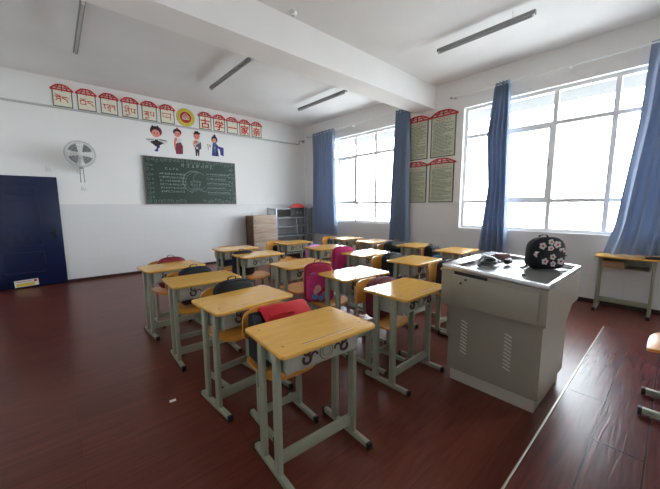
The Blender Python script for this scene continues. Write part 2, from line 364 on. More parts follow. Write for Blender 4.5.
def make_chair():
    t = empty('student_chair', cat='chair', label='chair', group='student chairs')
    def seat(u, v):
        x, y = sqmap(u, v, 0.38, 0.35)
        z = 0.402 + 0.018 * (x / 0.19) ** 2 - 0.03 * max(0, (-y - 0.11) / 0.06) ** 2 * 0.4
        return Vector((x, y, z)), Vector((0, 0, 1))
    bent_panel(seat, 12, 12, 0.016).build('seat', M_PLY, t)
    def back(u, v):
        x, z = sqmap(u, v, 0.40, 0.20, 4.0)
        return Vector((x, 0.178 - 0.055 * (x / 0.2) ** 2 + 0.10 * (z + 0.1) * 0.6, 0.632 + z)), Vector((x * 0.9, 1, -0.1)).normalized()
    bent_panel(back, 14, 10, 0.014).build('backrest', M_PLY, t)
    for sx in (-1, 1):
        MB().box((sx * 0.145, 0.03, 0.21), (0.026, 0.05, 0.35), bevel=0.006).build('leg', M_STEEL, t, ang=25)
        f = MB().box((sx * 0.145, 0.0, 0.0285), (0.03, 0.33, 0.033), bevel=0.006).build('foot', M_STEEL, t, ang=25)
        for sy in (-1, 1): MB().box((sx * 0.145, sy * 0.167, 0.024), (0.034, 0.02, 0.044), bevel=0.004).build('end_cap', M_DARK, f)
        MB().tube([(sx * 0.145, 0.03, 0.375), (sx * 0.145, 0.12, 0.378), (sx * 0.145, 0.155, 0.40), (sx * 0.145, 0.165, 0.45), (sx * 0.145, 0.178, 0.60), (sx * 0.145, 0.186, 0.68)], 0.011, 8, up=Vector((1, 0, 0))).build('back_tube', M_STEEL, t)
    MB().box((0, 0.03, 0.10), (0.262, 0.02, 0.05), bevel=0.004).build('stretcher', M_STEEL, t, ang=25)
    MB().box((0, 0.03, 0.379), (0.262, 0.04, 0.02), bevel=0.004).build('seat_bracket', M_STEEL, t)
    remember(t); return t
desk0 = make_desk(); chair0 = make_chair()
COLN = {'A': 'leftmost column', 'B': 'second column from the left', 'C': 'third column from the left', 'D': 'column nearest the windows'}
ROWN = {1: 'first', 2: 'second', 3: 'third', 4: 'fourth', 5: 'fifth'}
# id: column, row, centre, rotation, chair offset (dx, dy, rz), desk label, chair label
SETS = {
 'A1': (.995, 1.278, -.056, .015, .33, .0, 'yellow-topped grey student desk nearest the camera, with the red and black bag behind it', 'plywood student chair at the nearest desk, with the red and black bag on it'),
 'A2': (.972, 2.034, .07, .03, .27, .05, 'yellow-topped student desk directly behind the nearest desk in the leftmost column', 'plywood student chair holding a black and white bag, second in the leftmost column'),
 'A3': (.967, 2.867, -.037, -.02, .27, .0, 'yellow-topped student desk third from the front in the leftmost column', 'plywood student chair with a plain black bag, third in the leftmost column'),
 'A4': (.928, 3.704, .066, .035, .27, .0, 'yellow-topped student desk at the far left, last of the leftmost column', 'plywood student chair with a crimson bag, last of the leftmost column'),
 'B1': (2.065, 1.402, .015, -.005, .235, .0, 'student desk right beside the grey podium, front of the second column', 'plywood student chair with dark red cloth, at the desk beside the podium'),
 'B2': (2.15, 2.068, -.07, -.09, .31, .0, 'student desk with white window glare on its top, second in the second column', 'plywood student chair carrying the pink backpack with a blue pocket'),
 'B3': (2.075, 2.845, .0, .04, .15, .0, 'student desk just left of the pink backpack, middle of the second column', 'empty plywood student chair in the middle of the second column'),
 'B4': (2.048, 3.796, .0, .02, .17, .0, 'student desk fourth from the front in the second column, tall black bag behind', 'plywood student chair holding a tall black bag, fourth in the second column'),
 'B5': (2.07, 4.56, .0, .0, .20, .0, 'student desk at the back of the second column, left of the wooden cabinet', 'plywood student chair with a navy bag, at the back of the second column'),
 'C1': (3.265, 1.402, .0, -.046, .235, .0, 'student desk hidden behind the grey podium, front of the third column', 'plywood student chair with a round-marked black bag, just left of the podium'),
 'C2': (3.217, 2.074, .03, -.09, .31, .0, 'student desk with a plain yellow top, just left of the podium top', 'plywood student chair with a black, white and blue bag in the third column'),
 'C3': (3.2185, 2.85, -.05, -.08, .31, .0, 'student desk with white window glare beside the magenta backpack', 'plywood student chair carrying the magenta backpack'),
 'C4': (3.2, 3.70, .0, .03, .17, .0, 'student desk in front of the small pink and rainbow bag', 'plywood student chair with the small pink and rainbow bag'),
 'C5': (3.2, 4.60, .0, -.1, .31, .0, 'student desk at the back of the third column, in front of the metal shelf', 'plywood student chair at the back of the third column, before the metal shelf'),
 'D2': (4.38, 2.12, .0, -.05, .31, .0, 'student desk seen over the left end of the podium, beside the windows', 'plywood student chair with a blue and black bag, seen over the podium'),
 'D3': (4.46, 2.86, .0, -.27, .31, .0, 'student desk below the framed wall notices in the column nearest the windows', 'plywood student chair with a large black bag in the column nearest the windows'),
 'D4': (4.40, 3.72, .0, .04, .15, .0, 'student desk with a whitish glare top below the inner curtain of the far window', 'plywood student chair below the inner curtain of the far window'),
 'D5': (4.40, 4.45, .0, -.07, .31, .0, 'farthest student desk of the column nearest the windows, under the far window', 'plywood student chair with a small blue and orange bag under the far window'),
}
CH = {}
first = True
for k, (x, y, r, dx, dy, cr, dl, cl) in SETS.items():
    if first:
        desk0.location = (x, y, 0); desk0.rotation_euler = (0, 0, r); desk0['label'] = dl
        chair0.location = (x + dx, y + dy, 0); chair0.rotation_euler = (0, 0, r + cr); chair0['label'] = cl
    else:
        dup(desk0, (x, y, 0), r, dl); dup(chair0, (x + dx, y + dy, 0), r + cr, cl)
    CH[k] = (x + dx, y + dy, r + cr); first = False
dup(chair0, (2.655, -0.12, PZ), PI, 'plywood student chair standing on the raised platform at the right edge')
desk_w = dup(desk0, (5.405, 0.385, 0), PI / 2, 'student desk standing against the window wall under the open blue curtain')

# ------------------------------------------------------------------ school bags on the chairs
def loft_outline(outline, layers):
    # outline in (x,z); layers: list of (y, scale, cz) -> closed pillow shape
    b = MB(); zs = [p[1] for p in outline]; xc = 0; zc = (min(zs) + max(zs)) / 2
    b.rings([[(x * s, y, zc + (z - zc) * s) for x, z in outline] for y, s in layers]); return b
def arch(wd, ht, r=0.05, top=0.5, n=6, e=.75):
    # bag silhouette: rounded bottom corners and an arched top
    pts = []
    for k in range(n + 1):
        a = math.radians(180 + 90 * k / n); pts.append((-wd / 2 + r + r * math.cos(a), r + r * math.sin(a)))
    for k in range(n + 1):
        a = math.radians(270 + 90 * k / n); pts.append((wd / 2 - r + r * math.cos(a), r + r * math.sin(a)))
    tr = wd / 2 * 0.98; th = ht * top * 0.5
    for k in range(2 * n + 1):
        a = math.radians(0 + 180 * k / (2 * n)); ca, sa = math.cos(a), math.sin(a)
        pts.append((tr * math.copysign(abs(ca) ** e, ca), ht - th + th * abs(sa) ** e))
    return pts
def backpack(name, wd, ht, dp, main, pocket, trim, loc, rz, label, tilt=0.0, marks=None, accent=None, ps=.52, pw_=.78, cat='backpack', group='school bags on chairs'):
    t = empty(name, loc, rz, label=label, cat=cat, group=group); t.rotation_euler = (tilt, 0, rz)
    o = arch(wd, ht, *((.05, .9, 6, .8) if 'floral' in label else ()))
    loft_outline(o, [(-dp / 2, .80), (-dp / 2 + .008, .9), (-dp * .3, .97), (0, 1.0), (dp * .3, .98), (dp / 2 - .006, .93), (dp / 2, .85)]).build('body', main, t)
    # zip piping round the front edge
    pip = MB(); q = [(x * .985, -dp * .28, ht / 2 + (z - ht / 2) * .985) for x, z in o]; pip.tube(q, 0.0045, 6, True, up=Vector((0, 1, 0))); pip.build('zip', trim, t)
    pw, ph = wd * pw_, ht * ps
    po = arch(pw, ph, .035, .45)
    pk = loft_outline(po, [(-dp / 2 - .030, .82), (-dp / 2 - .024, .92), (-dp / 2 - .005, 1.0), (-dp / 2 + .012, 1.0)]).build('front_pocket', pocket, t, loc=(0, 0, .018))
    z2 = MB(); z2.tube([(x * .97, -dp / 2 - .014, ph / 2 + (z - ph / 2) * .97) for x, z in po[7:]], .0035, 6, False, up=Vector((0, 1, 0))); z2.build('zip', trim, pk)
    if marks:
        for (mm, shapes) in marks:
            b = MB()
            for (cx, cz, r, sx, sz) in shapes:
                b.prism([(cx + sx * r * math.cos(2 * PI * k / 14), cz + sz * r * math.sin(2 * PI * k / 14)) for k in range(14)], -dp / 2 - .0335, -dp / 2 - .027, 'xz')
            b.build('printed_motif', mm, pk)
    if accent:
        b = MB(); b.prism(rrect(wd * .66, ht * .12, .02, 4, 0, ht * .70), -dp / 2 - .006, -dp / 2 + .015, 'xz', bevel=.003); b.build('reflective_band', accent, t)
    # top loop and the two shoulder straps on the back
    MB().strap([(-.035, dp * .3, ht * .985), (-.03, dp * .3, ht * 1.03), (0, dp * .3, ht * 1.055), (.03, dp * .3, ht * 1.03), (.035, dp * .3, ht * .985)], .004, .018, up=Vector((0, 1, 0))).build('grab_handle', trim, t)
    for sx in (-1, 1):
        MB().strap([(sx * wd * .16, dp / 2 - .004, ht * .9), (sx * wd * .2, dp / 2 + .012, ht * .75), (sx * wd * .26, dp / 2 + .016, ht * .45), (sx * wd * .33, dp / 2 + .01, ht * .2), (sx * wd * .36, dp / 2 - .004, ht * .1)], .035, .008, up=Vector((0, 1, 0))).build('shoulder_strap', trim, t)
    return t
def fab(n, r, g, b): return mat(n, srgb(r, g, b), 0.75, noise=0.12, scale=25, bump=0.2, bscale=200)
F_RED = fab('red_fabric', 190, 18, 30); F_BLK = fab('black_fabric', 17, 17, 20); F_CRIM = fab('crimson_fabric', 126, 24, 42); F_PINK = fab('pink_fabric', 205, 52, 120)
F_MAG = fab('magenta_fabric', 190, 36, 104); F_LPINK = fab('light_pink_fabric', 226, 130, 186); F_BLUE = fab('blue_fabric', 80, 150, 205); F_NAVY = fab('navy_fabric', 34, 40, 72); F_WHT = fab('white_fabric', 205, 205, 205); F_WINE = fab('wine_fabric', 96, 20, 34); F_ORG = fab('orange_fabric', 214, 120, 60); F_SKIN = fab('peach_print', 225, 170, 160)
SEATZ = 0.424
def on_chair(k, dx=0.0, dz=0.0, gap=0.065):
    x, y, r = CH[k]; yl = 0.135 - gap
    c, s = math.cos(r), math.sin(r); return (x + c * dx - s * yl, y + s * dx + c * yl, SEATZ + dz)
# pink bag with blue pocket (B2)
backpack('backpack', .30, .40, .13, fab('rose_fabric', 168, 30, 66), F_PINK, F_WINE, on_chair('B2', -.09, -.005, .12), -.45, 'pink and crimson backpack with a blue-flowered pocket on a chair in the second column', accent=F_BLUE, ps=.72, pw_=.92,
         marks=[(F_BLUE, [(-.06, .05, .03, 1, 1), (.0, .03, .025, 1, 1), (.06, .05, .03, 1, 1), (.075, .09, .02, 1, 1), (.03, .075, .018, 1, 1)]), (F_SKIN, [(-.03, .13, .035, 1, 1.1), (-.055, .1, .022, 1, 1.3)]), (F_RED, [(.03, .115, .02, 1.2, .8), (-.005, .09, .014, 1, 1)])])
backpack('backpack', .33, .39, .13, F_MAG, F_PINK, F_WINE, on_chair('C3', -.06, -.005, .12), -.35, 'magenta backpack with a small dark badge, standing on a chair in the third column', ps=.66, pw_=.9,
         marks=[(F_BLK, [(0, .09, .022, .8, 1.3), (.01, .115, .012, 1, 1)]), (F_WHT, [(-.004, .102, .008, 1, 1)])])
backpack('backpack', .27, .34, .12, F_LPINK, F_LPINK, F_BLUE, on_chair('C4', -.12, .0, .10), .0, 'small light pink bag with a rainbow side, on a chair in the third column', accent=F_ORG)
backpack('backpack', .31, .36, .12, F_CRIM, F_CRIM, F_WINE, on_chair('A4', .05, .0, .09), .0, 'crimson bag on the farthest chair of the leftmost column')
backpack('backpack', .32, .365, .13, F_BLK, F_BLK, F_NAVY, on_chair('A3', .06, .0, .09), .0, 'plain black bag on the third chair of the leftmost column')
backpack('backpack', .34, .375, .13, F_BLK, F_NAVY, F_BLK, on_chair('A2', .05, .0, .09), .05, 'black bag with a pale white band on the second chair of the leftmost column', accent=F_WHT)
backpack('backpack', .33, .34, .12, F_WINE, F_WINE, F_CRIM, on_chair('B1', .05, .0, .09), .0, 'dark red bag slumped against the chair at the desk beside the podium')
backpack('backpack', .30, .35, .13, F_BLK, F_BLK, F_NAVY, on_chair('B4', -.15, .0, .11), .0, 'tall black bag on the fourth chair of the second column')
backpack('backpack', .28, .26, .12, F_NAVY, F_NAVY, F_BLK, on_chair('B5', -.05, .0, .09), .0, 'dark navy bag on the last chair of the second column')
backpack('backpack', .30, .36, .13, F_BLK, F_BLK, F_NAVY, on_chair('C1', .03, .0, .105), .0, 'black bag with a round grey mark on the chair just left of the podium', marks=[(fab('grey_print', 70, 72, 80), [(0, .09, .045, 1, 1)])])
backpack('backpack', .32, .36, .13, F_BLK, F_NAVY, F_BLK, on_chair('C2', .10, .0, .105), .0, 'black bag with white and blue patches on a chair in the third column', marks=[(F_WHT, [(-.05, .12, .03, 1, .7), (.03, .05, .02, 1.4, .7)]), (F_BLUE, [(.05, .10, .025, 1, 1)])])
backpack('backpack', .42, .38, .15, F_BLK, F_BLK, F_BLK, on_chair('D3', .10, .0, .115), .0, 'large black bag on the chair below the framed wall notices')
backpack('backpack', .30, .365, .13, F_BLK, F_BLUE, F_NAVY, on_chair('D2', -.02, .0, .09), .0, 'blue and black bag on the chair seen over the left end of the podium')
backpack('backpack', .24, .28, .11, F_NAVY, F_ORG, F_BLUE, on_chair('D5', .02, .0, .09), .0, 'small blue and orange bag on the chair under the far window')
backpack('backpack', .26, .24, .12, F_BLK, F_BLK, F_BLK, on_chair('C5', .03, .0, .09), .0, 'small black bag on the chair in front of the metal shelf')
# red and black satchel on the nearest chair: tilted, red flap on top, starred strap hanging
def satchel():
    x, y, r = CH['A1']
    t = empty('satchel', (x + .02, y + .02, SEATZ + .012), r - .04, label='red and black school bag with a white-starred strap on the nearest chair', cat='bag', group='school bags on chairs')
    b = MB(); b.prism([(-.09, 0), (.10, 0), (.105, .20), (.09, .285), (.06, .29), (-.09, .20)], -.19, .19, 'yz', bevel=.012, seg=3); b.build('body', F_BLK, t)
    b = MB(); b.prism([(-.105, .10), (-.108, .20), (-.095, .226), (.05, .312), (.085, .312), (.112, .285), (.116, .22), (.106, .22), (.10, .28), (.08, .299), (.052, .299), (-.09, .213), (-.097, .198), (-.097, .10)], -.12, .205, 'yz', bevel=.004)
    fl = b.build('flap', F_RED, t)
    n = Vector((0, -.51, .86)); at = lambda u, k: Vector((u, -.095 + .145 * k, .226 + .086 * k)) 
    b = MB(); b.strap([at(-.10, .55) + n * .002, at(-.09, .55) + n * .02, at(.0, .55) + n * .028, at(.07, .55) + n * .02, at(.08, .55) + n * .002], .004, .03, up=Vector((0, .86, .51))); b.build('grab_handle', F_RED, fl)
    b = MB(); b.lathe([(0, 0), (.02, 0), (.02, .004), (0, .004)], n=18); o = b.build('badge', F_WINE, fl); o.location = at(.11, .2); o.rotation_euler = (math.atan2(.51, .86), 0, 0)
    b = MB(); b.box((0, 0, .003), (.04, .028, .006), bevel=.002); o = b.build('buckle', M_GREYP, fl); o.location = at(-.10, .25); o.rotation_euler = (math.atan2(.51, .86), 0, 0)
    st = MB(); st.strap([(-.16, .03, .285), (-.175, -.05, .245), (-.185, -.105, .19), (-.195, -.125, .10), (-.20, -.13, .02), (-.205, -.135, -.08)], .05, .007, up=Vector((0, -1, .3))); so = st.build('shoulder_strap', F_BLK, t)
    b = MB()
    for z, s, yy in ((.115, .018, -.128), (.03, .017, -.1355)):
        cx = -.194
        b.prism([(cx + (s if k % 2 == 0 else s * .42) * math.sin(2 * PI * k / 10), z + (s if k % 2 == 0 else s * .42) * math.cos(2 * PI * k / 10)) for k in range(10)], yy - .006, yy, 'xz')
    b.build('printed_star', F_WHT, so)
satchel()
# crumpled white paper on two seats
def crumple(loc, s, label, seed):
    rnd = random.Random(seed); b = MB(); q = bmesh.ops.create_icosphere(b.bm, subdivisions=3, radius=s)
    for v in q['verts']:
        f = 1 + rnd.uniform(-.28, .2); v.co = Vector((v.co.x * 1.3 * f, v.co.y * f, max(-s * .5, v.co.z * .7 * f)))
    o = b.build('crumpled_paper', M_WHITE, smooth=False); o.location = (loc[0], loc[1], loc[2] + s * .5); tag(o, label, 'paper')
x_, y_, _r = CH['B2']; crumple((x_ + .12, y_ - .02, SEATZ - .008), .05, 'crumpled white paper on the seat right of the pink and crimson backpack', 3)
o = MB().prism([(-.022, -.012), (.02, -.016), (.024, .011), (-.017, .016)], 0, .0015).build('paper_scrap', M_WHITE, loc=(.52, 2.3, .0005)); tag(o, 'tiny white scrap of paper lying on the floor left of the desks', 'paper')

# ------------------------------------------------------------------ podium
def podium():
    t = empty('lectern', (2.215, .483, 0), label='grey steel multimedia lectern beside the raised platform, floral backpack on top', cat='lectern')
    # local x to the far side, y to the back of the room
    W_, L_ = .925, .70
    za, zb = .90, .943
    b = MB(); b.prism([(0, .628), (L_, .628), (L_, zb - .035), (0, za - .035)], 0, W_, 'yz'); b.build('upper_cabinet', M_PODIUM, t, smooth=False)
    zt = lambda y: za + (zb - za) * y / L_
    # surface plate
    b = MB(); b.prism([(.02, zt(.02) - .035), (L_ - .09, zt(L_ - .09) - .035), (L_ - .09, zt(L_ - .09) - .028), (.02, zt(.02) - .028)], .03, W_ - .03, 'yz'); b.build('work_surface', M_PODTOP, t, smooth=False)
    def bar(x0, x1, y0, y1, nm, mm, h=.035):
        bb = MB(); bb.prism([(y0, zt(y0) - h), (y1, zt(y1) - h), (y1, zt(y1)), (y0, zt(y0))], x0, x1, 'yz', bevel=.003); bb.build(nm, mm, t, ang=25)
    bar(0, .035, .0, L_, 'front_rail', M_CHROME); bar(W_ - .03, W_, 0, L_, 'rear_rail', M_CHROME); bar(.035, W_ - .03, L_ - .09, L_, 'end_rail', M_CHROME); bar(.035, W_ - .03, 0, .02, 'side_rail', M_CHROME, .033)
    # front drawer panel and corner posts
    b = MB(); b.prism([(.045, .636), (L_ - .085, .636), (L_ - .085, zt(L_ - .085) - .065), (.045, zt(.045) - .065)], -.006, .004, 'yz', bevel=.002); fp = b.build('front_door', M_PODIUM, t, ang=25)
    b = MB(); b.mi = 0
    for y, z in ((.545, .815), (.51, .845)): b.lathe([(0, -.011), (.008, -.011), (.009, -.005)], (0, y, z), 12, 'x')
    b.build('keyhole', M_DARK, fp)
    b = MB(); b.prism([(.36, zt(.36) - .060), (.60, zt(.6) - .060), (.60, zt(.6) - .037), (.36, zt(.36) - .037)], -.0015, .004, 'yz'); b.build('cable_slot', M_DARK, t)
    lw = MB().b2(.05, .70, .024, .65, .10, .628).build('lower_cabinet', M_PODIUM, t, smooth=False)
    MB().prism([(.70, .49), (.70, .6275), (W_, .6275)], .024, .65, 'xz').build('rear_skirt', M_PODIUM, t, smooth=False)
    for yc, zc_ in ((.515, .385), (.208, .375)):
        b = MB()
        for k in range(10):
            z = zc_ - .122 + k * .027; b.box((.0495, yc + .012, z), (.004, .05, .008), rot=Matrix.Rotation(.35, 3, 'X'), bevel=.0015)
        b.build('vent_louvres', mat('louvre_paint', srgb(205, 200, 188), .4, noise=.03), lw)
    MB().b2(.072, .68, .045, .63, 0, .10).build('plinth', mat('plinth_steel', srgb(190, 184, 170), .4, .1, noise=.03), t, smooth=False)
    return zt
ZT = podium()
def podz(y): return ZT(y - .483) - .028
# things on the lectern
def floral_bag():
    t = backpack('backpack', .28, .25, .11, F_BLK, F_BLK, F_BLK, (2.90, .68, podz(.70) + .002), math.radians(-40), 'small black backpack with white and red floral print, lying on the lectern', marks=None, group='')
    b = MB(); r_ = random.Random(5)
    red = MB()
    body = [k for k in kids(t) if k.name.startswith('body')][0]; pk = [k for k in kids(t) if k.name.startswith('front_pocket')][0]
    def flower(x, z, r, y0, y1):
        for k in range(5): b.prism(circ(r * .62, 10, x + r * math.cos(1.256 * k + x * 40), z + r * math.sin(1.256 * k + x * 40)), y0, y1, 'xz')
        red.prism(circ(r * .5, 10, x, z), y0 - .0015, y1, 'xz')
    for (x, z, r) in ((-.065, .185, .017), (.0, .215, .014), (.05, .195, .018), (-.105, .12, .015), (.0, .165, .015), (.09, .145, .016), (.11, .08, .014)): flower(x, z, r, -.0615, -.05)
    b.build('printed_motif', F_WHT, body); red.build('printed_centre', F_RED, body)
    b = MB(); red = MB()
    for (x, z, r) in ((-.06, .05, .017), (.0, .085, .015), (.065, .05, .018), (.005, .03, .014)): flower(x, z, r, -.0885, -.075)
    b.build('printed_motif', F_WHT, pk); red.build('printed_centre', F_RED, pk)
    # loose straps spread on the lectern top
    MB().strap([(.10, -.03, .02), (.14, -.05, .012), (.18, -.06, .006), (.20, -.04, .006), (.17, -.02, .008), (.12, 0, .02)], .03, .008).build('loose_strap', F_BLK, t)
    MB().strap([(-.12, .0, .03), (-.16, -.01, .012), (-.20, -.015, .006)], .028, .008).build('loose_strap', F_BLK, t)
    MB().tube([(.12, .03, .10), (.16, .03, .105), (.20, .025, .09)], .005, 6).build('loose_cord', F_BLK, t)
floral_bag()
def cable_heap():
    t = empty('gooseneck_microphone', (2.60, .99, podz(.99)), label='grey gooseneck microphone with coiled cable lying on the left of the lectern', cat='microphone')
    pts = []
    for k in range(40):
        a = 2 * PI * k / 18; pts.append((.09 * math.cos(a) * (1 - .004 * k), .06 * math.sin(a) * (1 - .004 * k), .009 + .0008 * k))
    MB().tube(pts, .008, 8).build('coiled_cable', mat('cable_grey', srgb(70, 72, 72), .5, noise=.1), t)
    MB().tube([(-.14, .02, .012), (-.1, .03, .05), (-.02, .03, .075), (.06, .0, .055), (.11, -.05, .018)], .011, 8).build('gooseneck', mat('neck_grey', srgb(120, 122, 118), .35, .5, noise=.08), t)
    MB().lathe([(0, -.05), (.018, -.05), (.024, -.02), (.024, .03), (.018, .05), (0, .05)], (0, 0, 0), 14, 'x').build('windscreen', M_DARK, t, loc=(.17, -.09, .024))
cable_heap()
o = MB().b2(-.055, .055, -.03, .03, 0, .05, bevel=.006).build('eraser_box', mat('dusty_red', srgb(128, 84, 86), .6, noise=.1), loc=(2.98, 1.02, podz(1.02))); o.rotation_euler = (0, 0, -.6); tag(o, 'dusty red chalk box near the far end of the lectern top', 'box')
o = MB().b2(-.10, .10, -.07, .07, 0, .003).build('paper_sheet', M_WHITE, loc=(2.98, .86, podz(.86) + .001)); o.rotation_euler = (.066, 0, -.3); tag(o, 'white sheet of paper lying flat on the lectern top', 'paper')
o = MB().box((0, 0, .006), (.05, .025, .012), bevel=.004).build('marker_cap', M_DARK, loc=(2.50, .70, podz(.70))); tag(o, 'small dark clip lying near the front rail of the lectern', 'clip')

# ------------------------------------------------------------------ things at the desk by the window wall
o = MB().b2(-.11, .11, -.06, .06, 0, .085, bevel=.003).build('cardboard_box', M_CARD, loc=(5.32, .50, .584)); o.rotation_euler = (0, 0, PI / 2); tag(o, 'brown cardboard box in the tray of the desk by the window wall', 'box')
b = MB(); b.prism(rrect(.10, .16, .03), 0, .016, bevel=.005); o = b.build('pencil_pouch', F_BLK, loc=(5.30, .14, .739)); tag(o, 'flat black pouch lying on the desk by the window wall', 'pouch')

# ------------------------------------------------------------------ curtains
def curtain(name, edge, zt, zb, nf, amp, label, seed, xf=None, closed_top=True):
    # edge(z01) -> (y_left, y_right), z01 = 0 top .. 1 bottom
    rnd = random.Random(seed); ph = [rnd.uniform(-.5, .5) for _ in range(nf * 2 + 4)]; NU, NV = nf * 16, 30; th = .004
    b = MB(); A = []; Bk = []
    for j in range(NV + 1):
        v = j / NV; z = zt + (zb - zt) * v; yl, yr = edge(v); ra = []; rb = []
        for i in range(NU + 1):
            u = i / NU; s = u * nf; k = int(s)
            fold = math.sin(2 * PI * s + .8 * math.sin(2 * PI * s + 1.0) + .5 * math.sin(3 * v + ph[k % len(ph)])) * (.75 + .5 * ph[(k * 2 + 1) % len(ph)] * (1 - math.cos(2 * PI * (s - k))) / 2)
            y = yl + (yr - yl) * (u + .012 * math.sin(5 * v + 7 * u + seed) * math.sin(PI * u))
            x = 5.50 + amp * fold * (.7 + .3 * v) + .008 * math.sin(4 * v + 9 * u) + (xf(u, v) if xf else 0)
            ra.append(b.bm.verts.new((x - th / 2, y, z))); rb.append(b.bm.verts.new((x + th / 2, y, z)))
        A.append(ra); Bk.append(rb)
    for j in range(NV):
        for i in range(NU):
            b.bm.faces.new((A[j][i], A[j][i + 1], A[j + 1][i + 1], A[j + 1][i])); b.bm.faces.new((Bk[j][i], Bk[j + 1][i], Bk[j + 1][i + 1], Bk[j][i + 1]))
    for j in range(NV):
        b.bm.faces.new((A[j][0], A[j + 1][0], Bk[j + 1][0], Bk[j][0])); b.bm.faces.new((A[j][NU], Bk[j][NU], Bk[j + 1][NU], A[j + 1][NU]))
    for i in range(NU):
        b.bm.faces.new((A[0][i], Bk[0][i], Bk[0][i + 1], A[0][i + 1])); b.bm.faces.new((A[NV][i], A[NV][i + 1], Bk[NV][i + 1], Bk[NV][i]))
    o = b.build(name, M_CLOTH); o.location = (0, 0, 0); return tag(o, label, 'curtain', 'blue window curtains')
lerp = lambda a, c, t: a + (c - a) * t
def pl(pts, t):
    for (a, va), (c, vc) in zip(pts, pts[1:]):
        if t <= c: return lerp(va, vc, (t - a) / (c - a))
    return pts[-1][1]
curtain('curtain', lambda v: (6.93, lerp(6.04, 5.93, v)), 3.34, .61, 7, .075, 'blue curtain in the far corner, left of the far window', 1)
curtain('curtain', lambda v: (lerp(4.13, 4.25, v), lerp(3.78, 3.73, v)), 3.33, .62, 5, .085, 'blue curtain between the far window and the framed notices', 2)
curtain('curtain', lambda v: (pl([(0, 2.165), (.3, 2.26), (.6, 2.20), (1, 2.30)], v), lerp(1.93, 1.84, v)), 3.33, .60, 5, .08, 'narrow blue curtain drawn across the near window', 4)
curtain('curtain', lambda v: (pl([(0, .40), (.35, .43), (.65, .50), (.85, .545), (1, .62)], v), lerp(-.45, -.42, v)), 3.33, .752, 7, .085, 'wide blue curtain at the right edge with its hem on the desk', 6, xf=lambda u, v: -.17 * max(0, (v - .8) / .2) ** 2 * max(0, 1 - u * 2))
def rod(y0, y1, label):
    t = empty('curtain_rod', (5.50, y0, 3.29), label=label, cat='curtain rod', group='curtain rods')
    L_ = y1 - y0
    MB().tube([(0, 0, 0), (0, L_, 0)], .010, 8).build('rod', M_WHITE, t)
    for y in (.02, L_ / 2, L_ - .02):
        MB().box((.05, y, 0), (.10, .025, .03), bevel=.004).build('bracket', M_WHITE, t)
    for y in (-.015, L_ + .015): MB().ball((0, y, 0), .02).build('finial', M_GREYP, t)
rod(3.68, 7.1, 'thin grey curtain rod above the far window'); rod(-.5, 2.88, 'thin grey curtain rod above the near window')

# ------------------------------------------------------------------ lettering helpers
def stroke(b, pts, wd, y=0.0, th=.002):
    b.sweep([(x, y, z) for x, z in pts], [(-wd / 2, -th / 2), (wd / 2, -th / 2), (wd / 2, th / 2), (-wd / 2, th / 2)], up=Vector((0, 1, 0)))
def text_mesh(name, body, size, m, parent, loc, bold=0.0, ext=.001):
    cu = bpy.data.curves.new(name, 'FONT'); cu.body = body; cu.size = size; cu.align_x = 'CENTER'; cu.align_y = 'CENTER'; cu.extrude = ext
    to = bpy.data.objects.new(name, cu); COL.objects.link(to)
    bpy.context.view_layer.update()
    me = bpy.data.meshes.new_from_object(to.evaluated_get(bpy.context.evaluated_depsgraph_get())); me.name = name
    bpy.data.objects.remove(to); bpy.data.curves.remove(cu)
    if me.vertices:
        xs = [v.co.x for v in me.vertices]; ys = [v.co.y for v in me.vertices]; cx = (min(xs) + max(xs)) / 2; cy = (min(ys) + max(ys)) / 2
        for v in me.vertices: v.co.x -= cx; v.co.y -= cy
    if bold:
        bm = bmesh.new()
        for dx, dy in ((-1, -1), (1, -1), (-1, 1), (1, 1), (0, 0)):
            n0 = len(bm.verts); bm.from_mesh(me); bm.verts.ensure_lookup_table()
            for v in bm.verts[n0:]: v.co.x += dx * bold; v.co.y += dy * bold; v.co.z += .0002 * (dx + 2 * dy)
        bm.to_mesh(me); bm.free()
    me.materials.clear(); me.materials.append(m)
    o = bpy.data.objects.new(name, me); COL.objects.link(o); o.parent = parent; o.location = loc; o.rotation_euler = (PI / 2, 0, 0); return o
LET = {
 'd': [[(0, 1), (1, 1)], [(.15, 1), (.15, .72), (.6, .62), (.9, .35), (.95, 0)]],
 'g': [[(0, 1), (1, 1)], [(.82, 1), (.82, 0)], [(.82, .6), (.3, .6), (.12, .35), (.35, .2), (.48, .42)]],
 'b': [[(0, 1), (1, 1)], [(.12, 1), (.12, .25), (.9, .25)], [(.88, 1), (.88, .2)]],
 'n': [[(0, 1), (1, 1)], [(.2, 1), (.2, .68), (.8, .68)], [(.82, .95), (.82, 0)]],
 's': [[(0, 1), (1, 1)], [(.2, 1), (.45, .6), (.1, .2)], [(.45, .6), (.82, .6)], [(.85, 1), (.85, 0)]],
 'r': [[(0, 1), (1, 1)], [(.4, 1), (.6, .7), (.3, .55), (.7, .3), (.75, 0)]],
 'm': [[(0, 1), (.4, 1)], [(.2, 1), (.2, .3), (.82, .3)], [(.82, 1), (.82, 0)], [(.6, 1), (1, 1)]],
 'l': [[(0, 1), (1, 1)], [(.1, .9), (.1, .4), (.42, .4), (.42, .8)], [(.42, .4), (.82, .5)], [(.87, 1), (.87, 0)]],
 'e': [[(.1, 1.45), (.5, 1.22), (.95, 1.15)]], 'o': [[(.1, 1.4), (.5, 1.2), (.9, 1.42)]], 'i': [[(.2, 1.15), (.25, 1.5), (.75, 1.5), (.85, 1.15)]],
 'u': [[(.15, -.12), (.6, -.12), (.85, -.45)]], 'y': [[(.9, .1), (.9, -.45), (.3, -.3), (.2, -.55), (.6, -.7)]], '.': [[(.25, .95), (.4, .8)]]}
